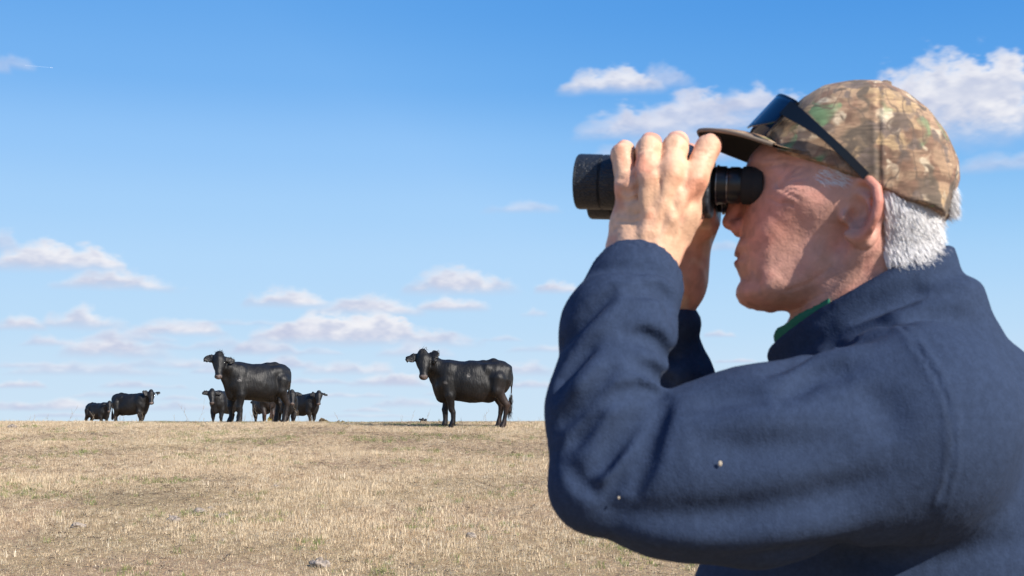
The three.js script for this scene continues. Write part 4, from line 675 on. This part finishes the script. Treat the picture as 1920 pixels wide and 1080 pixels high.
function jacketSDF(x, y, z) {
  let d = jacket0(x, y, z);
  if (Math.abs(d) > 0.05) return d;
  let s = 0;
  for (const f of FOLDS) {
    if (x < f.lo[0] || x > f.hi[0] || y < f.lo[1] || y > f.hi[1] || z < f.lo[2] || z > f.hi[2]) continue;
    let best = 1e9, tb = 0; for (let i = 0; i < f.n; i++) { const a = f.p[i], b = f.p[i + 1], bx = b[0] - a[0], by = b[1] - a[1], bz = b[2] - a[2], h = clamp(((x - a[0]) * bx + (y - a[1]) * by + (z - a[2]) * bz) / (bx * bx + by * by + bz * bz)), q = (x - a[0] - bx * h) ** 2 + (y - a[1] - by * h) ** 2 + (z - a[2] - bz * h) ** 2; if (q < best) { best = q; tb = (i + h) / f.n; } }
    s += f.depth * (f.depth > 0 ? 2.5 : 1.8) * (f.depth > 0 ? Math.exp(-Math.pow(best / (f.width * f.width), 0.85)) : Math.exp(-best / (f.width * f.width))) * Math.sin(PI * clamp(tb * 0.86 + 0.07));
  }
  if (x > seamBox[0][0] && y > seamBox[0][1] && z > seamBox[0][2] && x < seamBox[1][0] && y < seamBox[1][1] && z < seamBox[1][2]) { const q = polyline(x, y, z, SEAM); s += 0.0018 * Math.exp(-((q / 0.002) ** 2)) - 0.0014 * Math.exp(-(((q - 0.006) / 0.003) ** 2)); }
  return d + s + 0.0010 * noise3(x * 22, y * 22, z * 22) + 0.0003 * noise3(x * 55, y * 55, z * 55) + 0.0003 * noise3(x * 190, y * 190, z * 190);
}
{
  const napMap = grain(512, (a, b) => { const v = 0.35 * tile2(a * 40, b * 40, 40, 2) + 0.35 * tile2(a * 110, b * 110, 110, 7) + 0.3 * tile2(a * 250, b * 250, 250, 12); return [v, v, v]; }); napMap.repeat.set(6, 6);
  const colMap = grain(512, (a, b) => { const v = 0.72 + 0.34 * tile2(a * 90, b * 90, 90, 22) * tile2(a * 30, b * 30, 30, 5) + 0.20 * tile2(a * 256, b * 256, 256, 17); return [v, v, v]; }); colMap.repeat.set(6, 6);
  const fleece = new THREE.MeshPhysicalMaterial({ color: lin(0.032, 0.049, 0.093), map: colMap, roughness: 0.95, specularIntensity: 0.2, bumpMap: napMap, bumpScale: 0.0005, sheen: 0.07, sheenColor: lin(0.36, 0.44, 0.62), sheenRoughness: 0.45 });
  const g = surface(jacketSDF, [0.02, 0.90, -1.90], [0.70, 1.72, -1.03], 0.0042, 1.6, 0.0022);
  part('jacket', boxUV(g), fleece, man);
  // seeds and lint caught in the nap
  const lint = mat(0.42, 0.36, 0.27, 0.95);
  for (const [px, py, s] of [[1350, 869, .0018], [1160, 933, .0010]]) { const p = onCloth(px, py); if (p) { const o = part('burr', new THREE.SphereGeometry(s, 10, 7).scale(1, 1.35, 0.5), lint, man); o.position.set(p[0], p[1], p[2] + 0.0008); } }
  // green shirt collar showing above the jacket
  const f = (x, y, z) => { const qa = x - collarC.x, qb = y - collarC.y, qc = z - collarC.z, fu = qa * TF.x + qc * TF.z, fw = qa * TL.x + qc * TL.z, lean = fu - 0.25 * qb - 0.012, rr = len(lean / 0.098, fw / 0.075), shell = Math.abs((rr - 1) * 0.078) - 0.0028; return smax(smax(smax(shell, qb - (0.0125 - 0.46 * fu), 0.004), -0.09 - qb, 0.004), 0.03 - fu, 0.004) + 0.0012 * noise3(x * 60, y * 60, z * 60); };
  part('shirt_collar', boxUV(surface(f, [collarC.x - 0.17, collarC.y - 0.12, collarC.z - 0.13], [collarC.x + 0.13, collarC.y + 0.09, collarC.z + 0.13], 0.0032, 0, 0.002)), mat(0.015, 0.16, 0.095, 0.85), man);
  // trousers and boots, below the picture
  const hip = V(TO.x + 0.0, 0.95, TO.z), denim = mat(0.06, 0.055, 0.05, 0.9), leather = mat(0.05, 0.028, 0.016, 0.6);
  const trousers = (x, y, z) => { let d = ell(x, y, z, [hip.x, 0.97, hip.z], [0.165, 0.16, 0.185]); for (const s of [1, -1]) { const k = V(hip.x + TL.x * 0.1 * s, 0, hip.z + TL.z * 0.1 * s); d = smin(d, cone(x, y, z, [k.x, 0.88, k.z, 0.10], [k.x, 0.5, k.z, 0.078]), 0.03); d = smin(d, cone(x, y, z, [k.x, 0.5, k.z, 0.078], [k.x, 0.2, k.z, 0.068]), 0.03); } return Math.max(d, 0.17 - y); };
  part('trousers', surface(trousers, [hip.x - 0.25, 0.14, hip.z - 0.3], [hip.x + 0.25, 1.16, hip.z + 0.3], 0.014, 1.5, 0.01), denim, man);
  for (const s of [1, -1]) { const k = V(hip.x + TL.x * 0.1 * s, FT, hip.z + TL.z * 0.1 * s), b = (x, y, z) => Math.max(smin(cone(x, y, z, [k.x, k.y + 0.16, k.z, 0.055], [k.x, k.y + 0.05, k.z, 0.052]), cone(x, y, z, [k.x, k.y + 0.045, k.z, 0.05], [k.x + TF.x * 0.17, k.y + 0.038, k.z + TF.z * 0.17, 0.045]), 0.03), k.y + 0.002 - y); part('boot', surface(b, [k.x - 0.26, FT - 0.02, k.z - 0.17], [k.x + 0.1, FT + 0.26, k.z + 0.1], 0.010, 1.5, 0.008), leather, man); }
}
put(man, 'person'); tag(man, 'person in a navy fleece jacket and camouflage cap looking through binoculars', 'person');

// ---------------------------------------------------------------- binoculars in his hands
{
  const b = new THREE.Group(), [u0, v0] = headAt(1433, 349, .033), [u1, v1] = headAt(1084, 341, .034), L = u1 - u0;
  b.position.copy(fromH(u0, v0, 0)); b.rotation.set(0, PI - YAW, Math.atan2(v1 - v0, L), 'YXZ');
  const pebble = grain(256, (a, c) => { const v = sstep(0.3, 0.75, tile2(a * 64, c * 64, 64, 3)); return [v, v, v]; }); pebble.repeat.set(4, 2);
  const rubber = mat(0.014, 0.018, 0.025, 0.45, { bumpMap: pebble, bumpScale: 0.0006 }), black = mat(0.012, 0.012, 0.013, 0.32), soft = mat(0.010, 0.010, 0.011, 0.8), steel = mat(0.35, 0.35, 0.36, 0.3, { metalness: 1 });
  const glass = new THREE.MeshPhysicalMaterial({ color: lin(0.35, 0.25, 0.5), roughness: 0.03, metalness: 0, transmission: 0.2, clearcoat: 1 });
  const lathe = (prof, m, name, parent, z) => { const g = new THREE.LatheGeometry(prof.map(([x, r]) => new THREE.Vector2(r, x)), 48); g.rotateZ(-PI / 2); const o = part(name, g, m, parent); o.position.z = z; return o; };
  for (const s of [-1, 1]) {
    const z = 0.034 * s, zo = 0.036 * s;
    lathe([[0.001, 0.012], [0.0, 0.0175], [0.001, 0.0205], [0.010, 0.0212], [0.0115, 0.0200], [0.0125, 0.0206], [0.022, 0.0206], [0.0235, 0.019]], soft, 'eyecup', b, z);
    lathe([[0.0225, 0.0185], [0.026, 0.0192], [0.0262, 0.0200], [0.036, 0.0200], [0.0365, 0.0188], [0.040, 0.0188], [0.0405, 0.0205], [0.048, 0.0205], [0.0485, 0.0215], [0.0505, 0.0215], [0.0512, 0.019], [0.060, 0.019]], black, 'eyepiece', b, z);
    for (const [x, r] of [[0.0385, 0.01895], [0.0498, 0.0217]]) lathe([[x - 0.0006, r - 0.0008], [x - 0.0005, r], [x + 0.0005, r], [x + 0.0006, r - 0.0008]], steel, 'ring', b, z);
    // prism housing with rounded edges
    const sh = new THREE.Shape(), w = 0.027, h = 0.030, c = 0.013; sh.moveTo(-w + c, -h); sh.lineTo(w - c, -h); sh.quadraticCurveTo(w, -h, w, -h + c); sh.lineTo(w, h - c); sh.quadraticCurveTo(w, h, w - c, h); sh.lineTo(-w + c, h); sh.quadraticCurveTo(-w, h, -w, h - c); sh.lineTo(-w, -h + c); sh.quadraticCurveTo(-w, -h, -w + c, -h);
    const pg = new THREE.ExtrudeGeometry(sh, { depth: 0.052, bevelEnabled: true, bevelSize: 0.003, bevelThickness: 0.003, bevelSegments: 3, curveSegments: 8 }); pg.rotateY(PI / 2); pg.translate(0.058, 0, 0);
    part('prism_housing', pg, rubber, b).position.set(0, -0.002, 0.037 * s);
    lathe([[0.105, 0.0245], [0.125, 0.0262], [0.142, 0.0298], [0.150, 0.0304], [L - 0.030, 0.0305], [L - 0.029, 0.0298], [L - 0.0275, 0.0298], [L - 0.0265, 0.0307], [L - 0.003, 0.0309], [L - 0.0008, 0.0304], [L, 0.0295], [L - 0.001, 0.0278], [L - 0.010, 0.0270]], rubber, 'objective_barrel', b, zo);
    lathe([[L - 0.0105, 0.0005], [L - 0.009, 0.014], [L - 0.0115, 0.0272]], glass, 'objective_lens', b, zo);
  }
  lathe([[0.028, 0.004], [0.028, 0.008], [0.120, 0.008], [0.121, 0.004]], black, 'hinge', b, 0);
  lathe([[0.046, 0.008], [0.047, 0.0135], [0.059, 0.0135], [0.060, 0.008]], soft, 'focus_wheel', b, 0);
  for (const x of [0.064, 0.108]) { const g = new THREE.BoxGeometry(0.008, 0.02, 0.045, 1, 1, 1); const o = part('bridge', g, black, b); o.position.set(x, 0.008, 0); }
  put(b, 'binoculars'); tag(b, 'black rubber-coated binoculars held up to the eyes by the person', 'binoculars');
}

// ---------------------------------------------------------------- sunglasses pushed up on the cap
{
  const g = new THREE.Group(), W = 0.082, h1 = HP(1480, 203, W), t1 = HP(1627, 328, 0.086), th = Math.atan2(h1[1] - t1[1], h1[0] - t1[0]), fw = [Math.cos(th), Math.sin(th)], dn = [Math.sin(th), -Math.cos(th)];
  const point = (a, b, off = 0) => { const s = Math.abs(a), f = 0.034 * (1 - Math.pow(s, 2.2)) + off, tall = 0.047 * (1 - 0.42 * Math.pow(s, 3.5)), notch = 0.017 * Math.exp(-((a / 0.11) ** 2)) * b * b, d = -0.010 + b * (tall - notch); return fromH(h1[0] + fw[0] * f + dn[0] * d, h1[1] + fw[1] * f + dn[1] * d, W * a); };
  const lensMat = new THREE.MeshPhysicalMaterial({ color: lin(0.003, 0.012, 0.035), roughness: 0.08, specularIntensity: 0.8 }), frame = mat(0.004, 0.006, 0.011, 0.3, { specularIntensity: 0.7 });
  const shell = (a0, a1, b0, b1, t) => { const n = 26, m = 10, p = [], id = []; for (const off of [0, -t]) for (let j = 0; j <= m; j++) for (let i = 0; i <= n; i++) { const q = point(mix(a0, a1, i / n), mix(b0, b1, j / m), off); p.push(q.x, q.y, q.z); } const K = (n + 1) * (m + 1); for (let j = 0; j < m; j++) for (let i = 0; i < n; i++) { const a = j * (n + 1) + i; id.push(a, a + 1, a + n + 1, a + 1, a + n + 2, a + n + 1, a + K, a + n + 1 + K, a + 1 + K, a + 1 + K, a + n + 1 + K, a + n + 2 + K); } const edge = (x, y) => id.push(x, y, x + K, y, y + K, x + K); for (let i = 0; i < n; i++) { edge(i + 1, i); edge(m * (n + 1) + i, m * (n + 1) + i + 1); } for (let j = 0; j < m; j++) { edge(j * (n + 1), (j + 1) * (n + 1)); edge((j + 1) * (n + 1) + n, j * (n + 1) + n); } const s = new THREE.BufferGeometry(); s.setAttribute('position', new THREE.Float32BufferAttribute(p, 3)); s.setIndex(id); s.computeVertexNormals(); return s; };
  part('lens', shell(0.09, 0.97, 0.06, 1, 0.002), lensMat, g); part('lens', shell(-0.97, -0.09, 0.06, 1, 0.002), lensMat, g);
  part('brow_bar', shell(-1.0, 1.0, -0.03, 0.1, 0.0045), frame, g);
  for (const s of [1, -1]) {   // temples: flat tapering bars, a touch outside the cap
    const pts = []; for (let i = 0; i <= 14; i++) { const t = i / 14, u = mix(h1[0] + fw[0] * 0.004, t1[0], t), v = mix(h1[1] + fw[1] * 0.004, t1[1], t) + 0.004 * Math.sin(PI * t), w = s * (mix(W, 0.086, t) + 0.006 * Math.sin(PI * t)), tall = mix(0.0085, 0.0042, sstep(0, 0.55, t)); pts.push([u, v, w, tall]); }
    const p = [], id = []; for (const [u, v, w, k] of pts) for (const [a, c] of [[-1, 1], [1, 1], [1, -1], [-1, -1]]) { const q = fromH(u + dn[0] * k * a + dn[0] * 0.002, v + dn[1] * k * a + dn[1] * 0.002, w + c * 0.0017); p.push(q.x, q.y, q.z); }
    for (let i = 0; i < 14; i++) for (let k = 0; k < 4; k++) { const a = i * 4 + k, b = i * 4 + (k + 1) % 4; id.push(a, b, a + 4, b, b + 4, a + 4); } id.push(0, 2, 1, 0, 3, 2); const e = 56; id.push(e, e + 1, e + 2, e, e + 2, e + 3);
    let q = new THREE.BufferGeometry(); q.setAttribute('position', new THREE.Float32BufferAttribute(p, 3)); q.setIndex(id); q = q.toNonIndexed(); q.computeVertexNormals(); part('temple', q, frame, g);
  }
  put(g, 'sunglasses'); tag(g, 'dark wraparound sunglasses pushed up on the camouflage cap', 'sunglasses');
}

// ---------------------------------------------------------------- small things on the slope and along the crest
const groundSpot = (px, py) => { let d = 9; for (let i = 0; i < 40; i++) { const x = (px - 960) / F * d, t = (795 - py) / F; d += (ground(x, -d) - EYE.y - t * d) / (t - SLOPE); if (d < 5) d = 5; if (d > 27) d = 27; } const x = (px - 960) / F * d; return V(x, ground(x, -d), -d); };
{
  const dung = new THREE.MeshStandardMaterial({ vertexColors: true, roughness: 1 });
  const pats = [[335, 973, .060, 'dried grey dung pat, leftmost of the cluster on the slope'], [384, 958, .066, 'dark-sided dried dung pat at the back of the cluster on the slope'], [424, 966, .046, 'small pale dried dung pat, rightmost of the cluster'], [402, 951, .034, 'smallest pale clod behind the dung pats'], [158, 985, .060, 'flat pale dung pat near the left edge, away from the cluster'], [605, 1056, .07, 'bare flat clod near the bottom edge of the slope'], [523, 912, .05, 'small dark clod high on the slope above the dung cluster'], [885, 1003, .05, 'dark clod beside the sleeve on the right of the slope'], [28, 803, .09, 'pale clod on the crest at the far left edge']];
  pats.forEach(([px, py, R, label], i) => {
    const f = (x, y, z) => ell(x, y, z, [0, R * 0.12, 0], [R, R * 0.55, R * 0.8]) + R * 0.30 * noise3(x / R * 1.6 + i * 9, y / R * 2.4, z / R * 1.6) + R * 0.13 * noise3(x / R * 5, y / R * 7 + i, z / R * 5);
    const g = surface(f, [-R * 1.5, -R * 0.8, -R * 1.5], [R * 1.5, R * 1.2, R * 1.5], R / 12, 0, R / 20);
    paint(g, (x, y, z) => { const n = fbm3(x / R * 3 + i, y / R * 6, z / R * 3, 3), k = 1 + n * 0.9; return [0.27 * k, 0.225 * k, 0.185 * k]; });
    const o = part('dung_pat', g, dung, scene), p = groundSpot(px, py); o.position.copy(p); o.rotation.y = i * 1.7; tag(o, label, 'dung', 'dried dung on the slope');
  });
}
{   // dead weed stalks that stand against the sky
  const r = rng(91), m = mat(0.42, 0.33, 0.23, 0.9);
  const stalk = (h, lean) => {
    const pos = [], idx = [];
    const twig = (a, b, w) => { const d = b.clone().sub(a), q = V(0.3, 0.2, 1).cross(d).normalize().multiplyScalar(w), s = d.clone().cross(q).normalize().multiplyScalar(w), o = pos.length / 3; for (const [p, k] of [[a, 1], [b, 0.45]]) for (const e of [q, s.clone().addScaledVector(q, -0.5), s.clone().negate().addScaledVector(q, -0.5)]) { const v = p.clone().addScaledVector(e, k); pos.push(v.x, v.y, v.z); } for (let i = 0; i < 3; i++) { const j = (i + 1) % 3; idx.push(o + i, o + j, o + 3 + i, o + j, o + 3 + j, o + 3 + i); } };
    let p = V(0, -0.02, 0), d = V(lean, 1, (r() - 0.5) * 0.4).normalize(); const n = 4;
    for (let i = 0; i < n; i++) { const q = p.clone().addScaledVector(d, h / n); twig(p, q, 0.0036 * (1 - i * 0.15)); if (i > 0) { const k = 1 + Math.floor(r() * 2); for (let b = 0; b < k; b++) { const e = d.clone().add(V((r() - 0.5) * 1.8, r() * 0.4, (r() - 0.5) * 1.2)).normalize(), t = q.clone().addScaledVector(e, h * (0.14 + r() * 0.2)); twig(q, t, 0.0024); if (r() < 0.5) twig(t, t.clone().add(V((r() - 0.5) * 0.06, 0.03 + r() * 0.04, 0)), 0.0018); } } p = q; d.add(V((r() - 0.5) * 0.5, 0.1, (r() - 0.5) * 0.3)).normalize(); }
    const g = new THREE.BufferGeometry(); g.setAttribute('position', new THREE.Float32BufferAttribute(pos, 3)); g.setIndex(idx); g.computeVertexNormals(); return g;
  };
  const where = [58, 66, 92, 128, 150, 176, 186, 214, 226, 236, 246, 262, 268, 330, 352, 362, 374, 384, 446, 458, 470, 478, 486, 500, 512, 566, 574, 582, 640, 660, 752, 768, 788, 800, 868, 902, 912, 958, 976, 1006];
  const shared = 'thin dead branching weed stalk standing along the crest';
  for (const px of where) { const d = 24.3 + r() * 2.6, x = (px - 960) / F * d, o = part('weed_stalk', stalk(0.12 + r() * r() * 0.34, (r() - 0.5) * 1.1), m, scene); o.position.set(x, ground(x, -d), -d); tag(o, shared, 'weed', 'dead weed stalks on the crest'); }
}
{   // low shrubs behind the crest
  const bush = (px, d, w, h, col, label, top) => {
    const r = rng(Math.round(px)), x = (px - 960) / F * d, root = new THREE.Group(), pos = [], idx = [];
    for (let i = 0; i < 520; i++) { const a = r() * 6.283, e = Math.acos(r()), k = 0.55 + 0.45 * Math.cbrt(r()), lump = 0.8 + 0.35 * noise3(Math.cos(a) * 2, e * 2, px), p = V(Math.cos(a) * Math.sin(e) * w * k * lump, Math.cos(e) * h * k * lump, Math.sin(a) * Math.sin(e) * w * k * lump), s = 0.03 + r() * 0.03, q = V(r() - 0.5, r() - 0.5, r() - 0.5).normalize().multiplyScalar(s), t = V(r() - 0.5, r() - 0.2, r() - 0.5).normalize().multiplyScalar(s * 1.6), o = pos.length / 3; pos.push(p.x - q.x, p.y - q.y, p.z - q.z, p.x + q.x, p.y + q.y, p.z + q.z, p.x + t.x, p.y + t.y, p.z + t.z); idx.push(o, o + 1, o + 2); }
    const g = new THREE.BufferGeometry(); g.setAttribute('position', new THREE.Float32BufferAttribute(pos, 3)); g.setIndex(idx); g.computeVertexNormals();
    part('crown', g, mat(...col, 0.9), root);
    const st = part('stem', new THREE.CylinderGeometry(0.02, 0.035, h * 0.7, 7), mat(0.12, 0.09, 0.06, 0.9), root); st.position.y = h * 0.3;
    const line = EYE.y + (795 - top) / F * d; root.position.set(x, Math.min(line - h, ground(x, -d) + 0.4), -d);
    put(root, 'shrub'); tag(root, label, 'shrub', 'low shrubs behind the crest');
  };
  bush(511, 62, 0.26, 0.45, [0.32, 0.24, 0.04], 'small yellow-green shrub seen under the belly of the largest cow', 776);
  bush(607, 58, 0.32, 0.4, [0.17, 0.12, 0.06], 'brown-green shrub behind the crest right of the left cow group', 783.5);
  bush(640, 66, 0.34, 0.4, [0.17, 0.12, 0.06], 'lowest brown shrub behind the crest in the gap between the herds', 787.5);
  bush(826, 60, 0.36, 0.4, [0.13, 0.13, 0.06], 'olive shrub behind the crest between the front legs of the lone cow', 786.5);
}
{   // an airliner, very far off, with the start of its trail
  const a = new THREE.Group(), white = mat(0.8, 0.8, 0.82, 0.4), L = 22;
  const hull = new THREE.LatheGeometry([[0, -0.5], [0.035, -0.46], [0.055, -0.38], [0.055, 0.2], [0.03, 0.4], [0.005, 0.5]].map(([r, x]) => new THREE.Vector2(r * L, x * L)), 16); hull.rotateZ(PI / 2); part('fuselage', hull, white, a);
  const wing = (s) => { const sh = new THREE.Shape(); sh.moveTo(0.08 * L, 0); sh.lineTo(-0.16 * L, 0.48 * L); sh.lineTo(-0.22 * L, 0.48 * L); sh.lineTo(-0.1 * L, 0); sh.closePath(); const g = new THREE.ExtrudeGeometry(sh, { depth: 0.25, bevelEnabled: false }); g.rotateX(s * PI / 2); return g; };
  part('wing', wing(1), white, a); part('wing', wing(-1), white, a);
  const fin = new THREE.Shape(); fin.moveTo(-0.32 * L, 0); fin.lineTo(-0.48 * L, 0.2 * L); fin.lineTo(-0.54 * L, 0.2 * L); fin.lineTo(-0.48 * L, 0); fin.closePath(); part('tail_fin', new THREE.ExtrudeGeometry(fin, { depth: 0.3, bevelEnabled: false }), white, a);
  const trail = new THREE.CylinderGeometry(2.6, 4.0, 215, 8, 1, true); trail.rotateZ(-PI / 2); trail.translate(-0.8 * L - 107, 0, 0);
  part('contrail', trail, new THREE.MeshStandardMaterial({ color: 0xffffff, transparent: true, opacity: 0.05, roughness: 1 }), a);
  a.position.copy(at(96.5, 126.8, 12000)); a.rotation.set(0.3, 0.25, -0.10); put(a, 'airplane'); tag(a, 'tiny white airplane with a short trail high in the left sky', 'airplane');
}

renderer.render(scene, camera);
